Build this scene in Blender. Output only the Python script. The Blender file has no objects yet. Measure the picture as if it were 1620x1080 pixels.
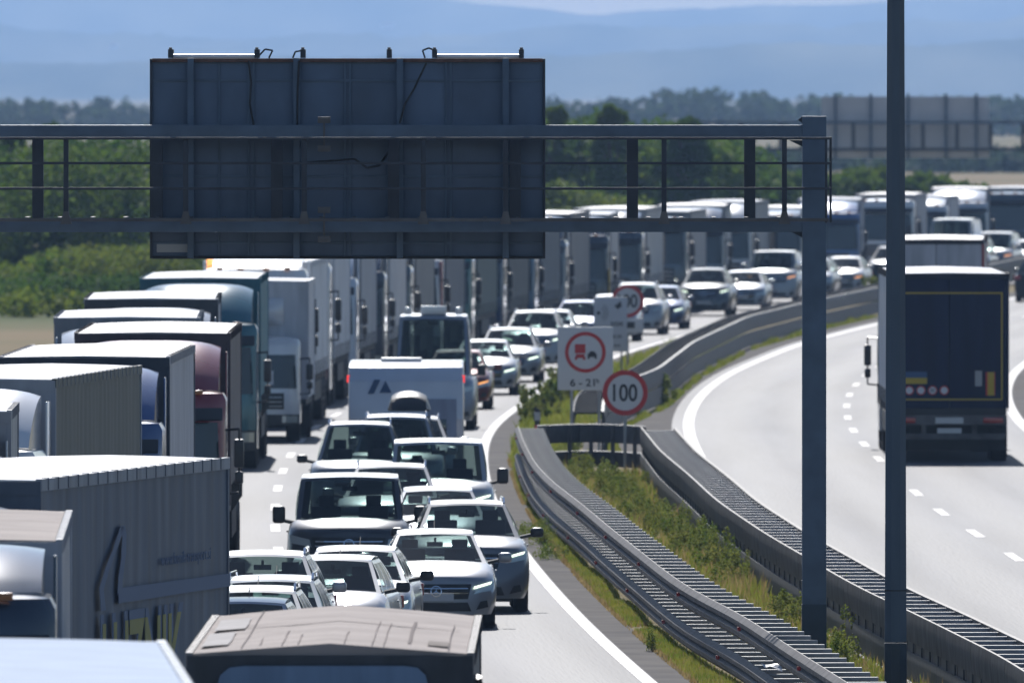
import bpy, bmesh, math, random
import numpy as np
from mathutils import Vector, Matrix, noise
random.seed(7); rng = np.random.default_rng(7)
S = bpy.context.scene
COL = S.collection

# ------------------------------------------------------------------ camera, sky, sun, exposure
FPX, YH, CH = 31500.0, 140.0, 8.0          # focal length in photo pixels, horizon row, eye height above the road
cd = bpy.data.cameras.new('camera'); cam = bpy.data.objects.new('camera', cd); COL.objects.link(cam)
cd.sensor_width = 36; cd.lens = FPX*36/1620; cd.clip_start = 1; cd.clip_end = 60000
cam.location = (0, 0, CH)
cam.rotation_euler = (math.pi/2-math.atan((540-YH)/FPX), 0, 0)
cd.dof.use_dof = True; cd.dof.focus_distance = 245; cd.dof.aperture_fstop = 9
S.camera = cam
SUN_EL, SUN_AZ = math.radians(37), math.radians(-2.5)      # the sun stands beyond the traffic, a little left
w = bpy.data.worlds.new("World"); S.world = w; w.use_nodes = True
nt = w.node_tree
sky = nt.nodes.new('ShaderNodeTexSky'); sky.sky_type = 'NISHITA'; sky.sun_disc = False
sky.sun_elevation = SUN_EL; sky.sun_rotation = SUN_AZ; sky.air_density = 1.0; sky.dust_density = 0.6; sky.ozone_density = 4.0
bg = nt.nodes['Background']; bg.inputs[1].default_value = 0.075
nt.links.new(sky.outputs[0], bg.inputs[0])
sd = bpy.data.lights.new('sun', 'SUN'); sd.energy = 5.0; sd.angle = math.radians(0.5); sd.color = (1, .97, .94)
sun = bpy.data.objects.new('sun', sd); COL.objects.link(sun)
dirv = Vector((math.sin(SUN_AZ)*math.cos(SUN_EL), math.cos(SUN_AZ)*math.cos(SUN_EL), math.sin(SUN_EL)))
sun.rotation_euler = dirv.to_track_quat('Z', 'Y').to_euler()
sun.location = (0, 300, 60)
S.view_settings.view_transform = 'Standard'; S.view_settings.look = 'None'
S.view_settings.exposure = 0.18; S.view_settings.gamma = 1; S.view_settings.use_curve_mapping = False
S.cycles.use_denoising = True
S.cycles.max_bounces = 6; S.cycles.volume_bounces = 0; S.cycles.caustics_reflective = False; S.cycles.caustics_refractive = False

def X(px, d): return (px-810)*d/FPX
def at(px, py, z=0.0):
    d = FPX*(CH-z)/(py-YH); return (X(px, d), d)

# ------------------------------------------------------------------ materials
def mat(name, col, rough=.6, metal=0, spec=.5, coat=0, emit=None, es=0, noise_s=None, noise_a=.15, bump=0, bs=20, col2=None, stretch=None, alpha=None, trans=0, detail=4):
    m = bpy.data.materials.new(name); m.use_nodes = True
    n = m.node_tree.nodes; l = m.node_tree.links; b = n['Principled BSDF']
    b.inputs['Base Color'].default_value = (*col, 1); b.inputs['Roughness'].default_value = rough
    b.inputs['Metallic'].default_value = metal; b.inputs['Specular IOR Level'].default_value = spec
    b.inputs['Coat Weight'].default_value = coat; b.inputs['Coat Roughness'].default_value = .15
    if emit: b.inputs['Emission Color'].default_value = (*emit, 1); b.inputs['Emission Strength'].default_value = es
    tc = n.new('ShaderNodeTexCoord'); src = tc.outputs['Object']
    if stretch:
        mp = n.new('ShaderNodeMapping'); mp.inputs['Scale'].default_value = stretch; l.new(src, mp.inputs[0]); src = mp.outputs[0]
    if noise_s:
        t = n.new('ShaderNodeTexNoise'); t.inputs['Scale'].default_value = noise_s; t.inputs['Detail'].default_value = detail
        l.new(src, t.inputs['Vector'])
        r = n.new('ShaderNodeValToRGB'); r.color_ramp.elements[0].position = .3; r.color_ramp.elements[1].position = .7
        c2 = col2 if col2 else tuple(min(1, c*(1+noise_a)) for c in col)
        c1 = col if col2 else tuple(c*(1-noise_a) for c in col)
        r.color_ramp.elements[0].color = (*c1, 1); r.color_ramp.elements[1].color = (*c2, 1)
        l.new(t.outputs['Fac'], r.inputs[0]); l.new(r.outputs[0], b.inputs['Base Color'])
    if bump:
        t2 = n.new('ShaderNodeTexNoise'); t2.inputs['Scale'].default_value = bs; l.new(src, t2.inputs['Vector'])
        bp = n.new('ShaderNodeBump'); bp.inputs['Strength'].default_value = bump; bp.inputs['Distance'].default_value = .02
        l.new(t2.outputs['Fac'], bp.inputs['Height']); l.new(bp.outputs[0], b.inputs['Normal'])
    if trans:
        tr = n.new('ShaderNodeBsdfTransparent'); tr.inputs[0].default_value = (.62, .74, .72, 1)
        mx = n.new('ShaderNodeMixShader'); mx.inputs[0].default_value = 1-trans
        l.new(tr.outputs[0], mx.inputs[1]); l.new(b.outputs[0], mx.inputs[2]); l.new(mx.outputs[0], n['Material Output'].inputs[0])
    return m
def half_matte(m, k):
    n = m.node_tree.nodes; l = m.node_tree.links; b = n['Principled BSDF']
    df = n.new('ShaderNodeBsdfDiffuse'); mx = n.new('ShaderNodeMixShader'); mx.inputs[0].default_value = k
    l.new(b.inputs['Base Color'].links[0].from_socket, df.inputs[0]); l.new(b.outputs[0], mx.inputs[1]); l.new(df.outputs[0], mx.inputs[2]); l.new(mx.outputs[0], n['Material Output'].inputs[0])
    return m
def road_tracks(m):
    n = m.node_tree.nodes; l = m.node_tree.links; b = n['Principled BSDF']
    uv = n.new('ShaderNodeUVMap'); sp = n.new('ShaderNodeSeparateXYZ'); l.new(uv.outputs[0], sp.inputs[0])
    for nd in n:
        if nd.type == 'MAPPING': l.new(uv.outputs[0], nd.inputs[0])
    a = n.new('ShaderNodeMath'); a.operation = 'MULTIPLY'; a.inputs[1].default_value = 2*math.pi/1.93; l.new(sp.outputs[0], a.inputs[0])
    c = n.new('ShaderNodeMath'); c.operation = 'COSINE'; l.new(a.outputs[0], c.inputs[0])
    mp = n.new('ShaderNodeMapping'); mp.inputs['Scale'].default_value = (.5, .012, 1); l.new(uv.outputs[0], mp.inputs[0])
    t = n.new('ShaderNodeTexNoise'); t.inputs['Scale'].default_value = 1.0; t.inputs['Detail'].default_value = 5; l.new(mp.outputs[0], t.inputs['Vector'])
    f = n.new('ShaderNodeMath'); f.operation = 'MULTIPLY'; l.new(c.outputs[0], f.inputs[0]); l.new(t.outputs['Fac'], f.inputs[1])
    g = n.new('ShaderNodeMath'); g.operation = 'MULTIPLY_ADD'; g.inputs[1].default_value = .42; g.inputs[2].default_value = .62; l.new(f.outputs[0], g.inputs[0])
    h = n.new('ShaderNodeMath'); h.operation = 'MULTIPLY_ADD'; h.inputs[1].default_value = .75; l.new(t.outputs['Fac'], h.inputs[0]); l.new(g.outputs[0], h.inputs[2])
    src = b.inputs['Base Color'].links[0].from_socket
    v = n.new('ShaderNodeVectorMath'); v.operation = 'SCALE'; l.new(src, v.inputs[0]); l.new(h.outputs[0], v.inputs['Scale'])
    l.new(v.outputs[0], b.inputs['Base Color'])
    rr = n.new('ShaderNodeMath'); rr.operation = 'MULTIPLY_ADD'; rr.inputs[1].default_value = .16; rr.inputs[2].default_value = .40; l.new(h.outputs[0], rr.inputs[0]); l.new(rr.outputs[0], b.inputs['Roughness'])
def road_uv(me, f):
    lay = me.uv_layers.new(name='UVMap')
    for lp_ in me.loops:
        c = me.vertices[lp_.vertex_index].co; lay.data[lp_.index].uv = (c.x-float(f(c.y)), c.y)
    return me
def leafmat(name, c1, c2, sc=.6):
    m = mat(name, c1, rough=.75, spec=.05, noise_s=sc, col2=c2)
    n = m.node_tree.nodes; l = m.node_tree.links; b = n['Principled BSDF']
    tl = n.new('ShaderNodeBsdfTranslucent'); mx = n.new('ShaderNodeMixShader'); mx.inputs[0].default_value = .4
    cs = b.inputs['Base Color'].links[0].from_socket
    l.new(cs, tl.inputs[0]); l.new(b.outputs[0], mx.inputs[1]); l.new(tl.outputs[0], mx.inputs[2]); l.new(mx.outputs[0], n['Material Output'].inputs[0])
    return m
MT = {}
MT['asphalt'] = mat('asphalt', (.085,.085,.09), rough=.5, spec=.15, noise_s=.40, col2=(.16,.16,.17), stretch=(1.9,.05,1), bump=.25, bs=9, detail=7); road_tracks(MT['asphalt']); half_matte(MT['asphalt'], .34)
MT['asphalt_old'] = mat('asphalt_old', (.11,.105,.105), rough=.85, spec=.1, noise_s=.8, col2=(.17,.16,.15), bump=.08, bs=30); half_matte(MT['asphalt_old'], .6)
MT['line'] = mat('road_paint', (.60,.58,.57), rough=.6, spec=.2, noise_s=5, noise_a=.18, stretch=(1, .3, 1)); half_matte(MT['line'], .25)
MT['soil'] = mat('verge_soil', (.12,.11,.045), rough=.95, spec=.1, noise_s=.9, col2=(.27,.20,.10), detail=8)
MT['field'] = mat('field', (.09,.11,.04), rough=1, spec=.1, noise_s=.012, col2=(.27,.19,.12), detail=5)
MT['grassA'] = leafmat('grass_blades', (.15,.22,.03), (.32,.31,.06), .6)
MT['grassB'] = leafmat('dry_grass_blades', (.28,.20,.08), (.42,.32,.15), .6)
MT['weed'] = leafmat('weed_leaves', (.10,.17,.025), (.27,.27,.07), 2.2)
MT['leafD'] = leafmat('leaf_dark', (.04,.09,.015), (.09,.16,.02), .3)
MT['leafG'] = leafmat('leaf_green', (.05,.11,.012), (.13,.18,.028), .35)
MT['leafB'] = leafmat('leaf_olive', (.085,.16,.015), (.19,.22,.035), .3)
MT['leafFar'] = leafmat('leaf_far', (.035,.06,.03), (.05,.08,.035), .1)
MT['bark'] = mat('bark', (.09,.06,.04), rough=.9, noise_s=5, noise_a=.3)
MT['hill'] = mat('hill_woods', (.015,.035,.03), rough=1, spec=0, noise_s=.008, col2=(.19,.19,.13), detail=10, stretch=(1, .12, 2))
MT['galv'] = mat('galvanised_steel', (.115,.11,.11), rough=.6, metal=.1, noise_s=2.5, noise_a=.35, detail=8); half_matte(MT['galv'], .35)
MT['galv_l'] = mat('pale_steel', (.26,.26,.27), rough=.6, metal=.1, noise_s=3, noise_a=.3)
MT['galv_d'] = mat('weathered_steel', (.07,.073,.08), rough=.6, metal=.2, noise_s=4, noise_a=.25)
MT['gantry'] = mat('gantry_steel', (.085,.128,.19), rough=.55, metal=.1, noise_s=2.5, noise_a=.18)
MT['gantry_d'] = mat('gantry_steel_dark', (.035,.042,.058), rough=.6, metal=.2, noise_s=3, noise_a=.2)
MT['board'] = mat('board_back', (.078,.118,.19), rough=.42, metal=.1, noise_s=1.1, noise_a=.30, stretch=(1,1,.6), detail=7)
MT['rust'] = mat('rusty_edge', (.12,.06,.045), rough=.8, noise_s=8, noise_a=.4)
MT['pole'] = mat('pole_paint', (.06,.092,.135), rough=.5, metal=.2, noise_s=2, noise_a=.12, stretch=(3,3,.4))
MT['pole_d'] = mat('pole_base', (.03,.045,.06), rough=.6, noise_s=3, noise_a=.2)
MT['black'] = mat('black_rubber', (.015,.015,.017), rough=.7)
MT['trim'] = mat('black_plastic', (.02,.021,.024), rough=.4, spec=.5)
MT['rim'] = mat('wheel_rim', (.4,.41,.43), rough=.3, metal=.9)
MT['chrome'] = mat('chrome', (.75,.76,.78), rough=.12, metal=1)
MT['glass'] = mat('window_glass', (.012,.02,.024), rough=.04, spec=.8, coat=.5, trans=.6)
MT['glassD'] = mat('dark_glass', (.012,.02,.026), rough=.05, spec=.8)
MT['lamp'] = mat('headlight_glass', (.55,.60,.58), rough=.08, metal=.5, coat=1)
MT['lamp_on'] = mat('headlight_lit', (.8,.85,.75), rough=.1, emit=(.85,1,.8), es=2.2)
MT['amber'] = mat('amber_light', (.8,.3,.05), rough=.2, emit=(1,.42,.12), es=1.5)
MT['amber_off'] = mat('amber_lens', (.35,.14,.04), rough=.3)
MT['red'] = mat('tail_light', (.35,.012,.012), rough=.2, coat=1)
MT['red_on'] = mat('red_light_lit', (.5,.02,.02), rough=.2, emit=(1,.05,.04), es=1.0)
MT['seat'] = mat('seat_cloth', (.03,.032,.036), rough=.9)
MT['plate'] = mat('number_plate', (.6,.6,.6), rough=.4)
MT['chassis'] = mat('chassis_paint', (.03,.03,.033), rough=.6)
MT['white_roof'] = mat('white_tarp_roof', (.50,.53,.58), rough=.5, spec=.3, noise_s=1.2, noise_a=.07, bump=.4, bs=1.5); half_matte(MT['white_roof'], .5)
MT['blue_white_roof'] = mat('bluish_white_roof', (.50,.58,.70), rough=.6, spec=.2, noise_s=1.5, noise_a=.06, bump=.15, bs=1); half_matte(MT['blue_white_roof'], .85)
MT['grey_roof'] = mat('grey_tarp_roof', (.30,.31,.34), rough=.55, noise_s=1.2, noise_a=.08, bump=.4, bs=1.5)
MT['beige_roof'] = mat('beige_tarp_roof', (.33,.285,.265), rough=.8, spec=.1, noise_s=.9, noise_a=.16, bump=.5, bs=2.5, detail=8)
MT['sign_white'] = mat('sign_face_white', (.62,.63,.66), rough=.5)
MT['sign_red'] = mat('sign_red', (.50,.03,.03), rough=.5)
MT['sign_black'] = mat('sign_black', (.03,.03,.035), rough=.5)
MT['sign_back'] = mat('sign_grey', (.35,.36,.38), rough=.5, metal=.4)
MT['yellow'] = mat('yellow_print', (.50,.36,.04), rough=.6)
MT['dullyellow'] = mat('faded_yellow_print', (.30,.28,.08), rough=.7)
MT['blueprint'] = mat('blue_print', (.045,.10,.21), rough=.6)
MT['tube'] = mat('lamp_housing', (.75,.76,.78), rough=.45, metal=.9)
MT['wall'] = mat('house_wall', (.8,.78,.74), rough=.8)
MT['tile'] = mat('house_roof', (.35,.14,.09), rough=.8)
_pc = {}
def paint(c, metal=.55, rough=None):
    rough = rough or (.42 if metal > .2 else (.26 if max(c) > .2 else .16))
    k = (tuple(c), metal)
    if k not in _pc:
        _pc[k] = mat('car_paint', c, rough=rough, metal=metal, spec=.5, coat=1, noise_s=2.0, noise_a=.05)
    return _pc[k]
def panelmat(c, rough=.55):
    k = ('p', tuple(c))
    if k not in _pc:
        _pc[k] = mat('vehicle_panel', c, rough=rough, spec=.22, noise_s=1.6, noise_a=.22, stretch=(2.2, 2.2, .3), detail=8)
    return _pc[k]

# ------------------------------------------------------------------ mesh helpers
class M:
    def __init__(s): s.v = []; s.f = []
    def add(s, v, f):
        o = len(s.v); s.v += [tuple(p) for p in v]; s.f += [tuple(i+o for i in q) for q in f]; return s
    def box(s, x0, x1, y0, y1, z0, z1):
        v = [(x, y, z) for z in (z0, z1) for y in (y0, y1) for x in (x0, x1)]
        return s.add(v, [(0,2,3,1), (4,5,7,6), (0,1,5,4), (2,6,7,3), (0,4,6,2), (1,3,7,5)])
    def bar(s, a, b, r, n=6, r2=None):
        a, b = Vector(a), Vector(b); r2 = r if r2 is None else r2
        q = (b-a).to_track_quat('Z', 'Y'); v = []
        for k in range(n):
            t = 2*math.pi*(k+.5)/n; c = Vector((math.cos(t), math.sin(t), 0))
            v.append(a+q @ (c*r)); v.append(b+q @ (c*r2))
        f = [(2*k, 2*((k+1) % n), 2*((k+1) % n)+1, 2*k+1) for k in range(n)]
        f += [tuple(range(0, 2*n, 2))[::-1], tuple(range(1, 2*n, 2))]
        return s.add(v, f)
    def tube(s, pts, r, n=5):
        for a, b in zip(pts[:-1], pts[1:]): s.bar(a, b, r, n)
        return s
    def grid(s, fn, nu, nv):
        v = [fn(i/nu, j/nv) for j in range(nv+1) for i in range(nu+1)]
        return s.add(v, [(j*(nu+1)+i, j*(nu+1)+i+1, (j+1)*(nu+1)+i+1, (j+1)*(nu+1)+i) for j in range(nv) for i in range(nu)])
    def prism(s, poly, a, b, axis='y'):
        n = len(poly); T = {'y': lambda p, t: (p[0], t, p[1]), 'x': lambda p, t: (t, p[0], p[1]), 'z': lambda p, t: (p[0], p[1], t)}[axis]
        return s.add([T(p, a) for p in poly]+[T(p, b) for p in poly], [(i, (i+1) % n, (i+1) % n+n, i+n) for i in range(n)]+[tuple(range(n))[::-1], tuple(range(n, 2*n))])
    def xf(s, fn): s.v = [tuple(fn(*p)) for p in s.v]; return s
    def mesh(s, name, smooth=False, bevel=0, merge=False, solid=True):
        me = bpy.data.meshes.new(name); me.from_pydata(s.v, [], s.f)
        bm = bmesh.new(); bm.from_mesh(me)
        if merge: bmesh.ops.remove_doubles(bm, verts=bm.verts, dist=.002)
        if solid: bmesh.ops.recalc_face_normals(bm, faces=bm.faces)
        if bevel: bmesh.ops.bevel(bm, geom=bm.edges[:], offset=bevel, segments=(4 if bevel >= .05 else 2), affect='EDGES', profile=.6)
        bm.to_mesh(me); bm.free()
        if smooth or bevel:
            me.shade_smooth(); me.set_sharp_from_angle(angle=math.radians(38))
        me.materials.append(None)
        return me
def link(name, me, m, parent=None, loc=(0, 0, 0), rot=(0, 0, 0), scale=None):
    o = bpy.data.objects.new(name, me); COL.objects.link(o); o.parent = parent; o.location = loc; o.rotation_euler = rot
    if scale: o.scale = scale
    if me is not None and m is not None:
        if len(me.materials) == 0: me.materials.append(None)
        o.material_slots[0].link = 'OBJECT'; o.material_slots[0].material = m
    return o
def tag(o, label=None, cat=None, group=None, kind=None):
    if label: o['label'] = label
    if cat: o['category'] = cat
    if group: o['group'] = group
    if kind: o['kind'] = kind
    return o
def empty(name, loc=(0, 0, 0), rz=0): return link(name, None, None, None, loc, (0, 0, rz))
def struct(name, me, m, parent=None): return tag(link(name, me, m, parent), kind='structure' if parent is None else None)
def text_mesh(body, size, ext=.004, bold=False):
    c = bpy.data.curves.new('lettering', 'FONT'); c.body = body; c.size = size; c.extrude = ext; c.align_x = 'CENTER'; c.align_y = 'CENTER'
    if bold: c.offset = size*.018
    o = bpy.data.objects.new('tmp', c); COL.objects.link(o)
    me = bpy.data.meshes.new_from_object(o.evaluated_get(bpy.context.evaluated_depsgraph_get()))
    bpy.data.objects.remove(o); me.materials.clear(); me.materials.append(None)
    return me
def fit(me, wd, ht, sk=0):
    v = np.array([p.co[:] for p in me.vertices]); lo, hi = v.min(0), v.max(0)
    for p in me.vertices:
        p.co.x = (p.co.x-(lo[0]+hi[0])/2)*wd/(hi[0]-lo[0]); p.co.y = (p.co.y-(lo[1]+hi[1])/2)*ht/(hi[1]-lo[1]); p.co.x += sk*p.co.y
    return me

# ------------------------------------------------------------------ alignment of the two carriageways
DG = np.arange(60.0, 1600.0, 1.0)
def curve(ds, xs, k=15):
    ds, xs = np.array(ds, float), np.array(xs, float)
    y = np.interp(DG, ds, xs)
    lo = DG < ds[0]; y[lo] = xs[0]+(DG[lo]-ds[0])*(xs[1]-xs[0])/(ds[1]-ds[0])
    hi = DG > ds[-1]; y[hi] = xs[-1]+(DG[hi]-ds[-1])*(xs[-1]-xs[-2])/(ds[-1]-ds[-2])
    ker = np.ones(2*k+1)/(2*k+1)
    for _ in range(2):
        yp = np.concatenate([y[0]-(y[1]-y[0])*np.arange(k, 0, -1), y, y[-1]+(y[-1]-y[-2])*np.arange(1, k+1)])
        y = np.convolve(yp, ker, 'valid')
    return lambda d: np.interp(d, DG, y)
LD = [100, 180, 240, 268, 290, 310, 331, 355, 380, 405, 430, 458, 480, 504, 530, 560, 600, 654, 700, 750, 792, 866, 950, 1100, 1400]
LX = [6.6, 4.3, 2.65, 1.85, 1.25, .8, .38, -.02, -.35, -.55, -.66, -.62, -.35, .25, .8, 1.7, 3.3, 6.0, 9.2, 13.0, 17.3, 26, 37, 60, 115]
LL = curve(LD, LX)                                  # inner edge line of the oncoming carriageway
RD = [100, 180, 240, 268, 300, 340, 377, 410, 450, 480, 520, 560, 622, 677, 759, 860, 950, 1100, 1400]
RX = [9.0, 7.2, 6.1, 5.6, 5.0, 4.65, 4.2, 4.1, 4.05, 4.2, 4.9, 6.1, 8.9, 12.4, 19.0, 29, 38.5, 57, 98]
RR = curve(RD, RX)                                  # inner edge line of the departing carriageway
def frange(a, b, s):
    n = max(1, int(round((b-a)/s))); return [a+(b-a)*i/n for i in range(n+1)]
def ribbon(fa, fb, d0, d1, z, step=5, nx=1):
    ds = frange(d0, d1, step); m = M()
    v = []
    for d in ds:
        a, b = float(fa(d)), float(fb(d))
        for k in range(nx+1): v.append((a+(b-a)*k/nx, d, z))
    n = nx+1
    m.add(v, [(i*n+k, i*n+k+1, (i+1)*n+k+1, (i+1)*n+k) for i in range(len(ds)-1) for k in range(nx)])
    return m
# ground to the horizon
m = M(); m.add([(-9000, -200, -.06), (9000, -200, -.06), (9000, 29000, -.06), (-9000, 29000, -.06)], [(0, 1, 2, 3)])
struct('ground', m.mesh('ground', solid=False), MT['field'])
def wall_left(d): return LL(d)-np.interp(d, [200, 300, 400], [17, 14.5, 12.5])
struct('left_road', road_uv(ribbon(wall_left, lambda d: LL(d)+.55, 80, 1400, 0).mesh('left_road', solid=False), LL), MT['asphalt'])
struct('right_road', road_uv(ribbon(lambda d: RR(d)-.7, lambda d: RR(d)+11.6, 80, 1400, 0).mesh('right_road', solid=False), RR), MT['asphalt'])
struct('median_strip', ribbon(lambda d: LL(d)+.5, lambda d: RR(d)-.6, 80, 1400, -.02).mesh('median_strip', solid=False), MT['soil'])
struct('median_shoulder', ribbon(lambda d: RR(d)-.6-np.interp(d, [425, 440, 600, 700], [0, 1.9, 1.6, 1.0]), lambda d: RR(d)-.4, 425, 1000, .004).mesh('median_shoulder', solid=False), MT['asphalt_old'])
struct('inner_shoulder', ribbon(lambda d: LL(d)+.12, lambda d: LL(d)+.62, 80, 1400, .003).mesh('inner_shoulder', solid=False), MT['asphalt_old'])
struct('hard_shoulder', ribbon(lambda d: RR(d)+8.1, lambda d: RR(d)+11.55, 80, 1400, .004).mesh('hard_shoulder', solid=False), MT['asphalt_old'])
root = tag(empty('road_markings'), kind='structure')
def line(f, off, wd, d0, d1, name='edge_line'):
    me = ribbon(lambda d: f(d)+off-wd/2, lambda d: f(d)+off+wd/2, d0, d1, .004, 3 if d1-d0 > 10 else 2).mesh(name, solid=False)
    struct(name, me, MT['line'], root)
line(LL, 0, .2, 80, 1400); line(LL, -8.0, .2, 80, 1400); line(RR, 0, .26, 80, 1400); line(RR, 7.95, .26, 80, 1400)
for k in range(-14, 40):
    d = 340+18*k+.2
    if d < 110 or d > 1000: continue
    line(RR, 3.85+float(np.interp(d, [340, 380], [.1, 0])), .17, d-3, d+3, 'lane_dash')
    d2 = 362.6+18*k
    if 110 < d2 < 1000: line(LL, -4.2, .17, d2-3, d2+3, 'lane_dash')

# ------------------------------------------------------------------ hills
HILLS = []
def hill(name, d, base, amp, seed, ext=2400, ctrl=None):
    m = M(); n = 500
    v = []
    for i in range(n+1):
        x = -ext+2*ext*i/n; px = 810+x*FPX/d
        if ctrl: h = float(np.interp(px, [c[0] for c in ctrl], [8+(YH-c[1])*d/FPX for c in ctrl]))
        else: h = base
        h += amp*(noise.noise(Vector((x*.008, seed, 0)))+.5*noise.noise(Vector((x*.03, seed, 3)))+.3*noise.noise(Vector((x*.1, seed, 5)))+.22*noise.noise(Vector((x*.35, seed, 7))))
        v += [(x, d-700, -1), (x, d-260, h*.55), (x, d, h), (x, d+600, -1)]
    m.add(v, [(4*i+k, 4*i+4+k, 4*i+5+k, 4*i+1+k) for i in range(n) for k in range(3)])
    HILLS.append(struct(name, m.mesh(name, smooth=True, solid=False), MT['hill']))
hill('near_hills', 15000, 14, 6, 2, ctrl=[(-3000, 95), (0, 100), (400, 90), (760, 92), (1100, 78), (1600, 62), (4000, 80)])
hill('mid_hills', 20000, 30, 10, 5, ctrl=[(-3000, 50), (0, 42), (400, 62), (760, 52), (1100, 40), (1600, 30), (4000, 40)])
hill('far_hills', 25000, 40, 5, 9, ctrl=[(-3000, 10), (-400, -8), (0, -12), (500, -10), (700, -3), (790, 8), (860, 14), (925, 24), (990, 20), (1100, 14), (1250, 10), (1400, 2), (1600, -8), (3000, 5)])

# ------------------------------------------------------------------ vehicles: kits (part name, mesh, role, parent index, loc)
KITS = {}
def wheel_parts(kit, x, y, r, wd, side, big=False):
    key = ('wheel', r, wd, side)
    if key not in KITS:
        t = M(); n = 22; prof = [(-wd/2, r*.62), (-wd/2, r*.93), (-wd/2+.03, r), (wd/2-.03, r), (wd/2, r*.93), (wd/2, r*.62)]
        t.add([(a, b*math.cos(2*math.pi*k/n), b*math.sin(2*math.pi*k/n)) for k in range(n) for a, b in prof],
              [(6*k+j, 6*((k+1) % n)+j, 6*((k+1) % n)+(j+1) % 6, 6*k+(j+1) % 6) for k in range(n) for j in range(6)])
        rm = M(); xo = side*(wd/2-.03)
        rm.bar((xo-side*.06, 0, 0), (xo, 0, 0), r*.22, 10)
        for k in range(5 if not big else 8):
            a = 2*math.pi*k/(5 if not big else 8)
            rm.bar((xo-side*.02, 0, 0), (xo-side*.02, r*.62*math.cos(a), r*.62*math.sin(a)), r*.11, 4)
        rm.add([(xo-side*.05, r*.63*math.cos(2*math.pi*k/14), r*.63*math.sin(2*math.pi*k/14)) for k in range(14)], [tuple(range(14))])
        KITS[key] = (t.mesh('tyre', smooth=True), rm.mesh('rim'))
    t, rm = KITS[key]
    kit.append(('wheel', t, 'tyre', None, (x, y, r))); kit.append(('rim', rm, 'rim', len(kit)-1, (0, 0, 0)))

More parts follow.
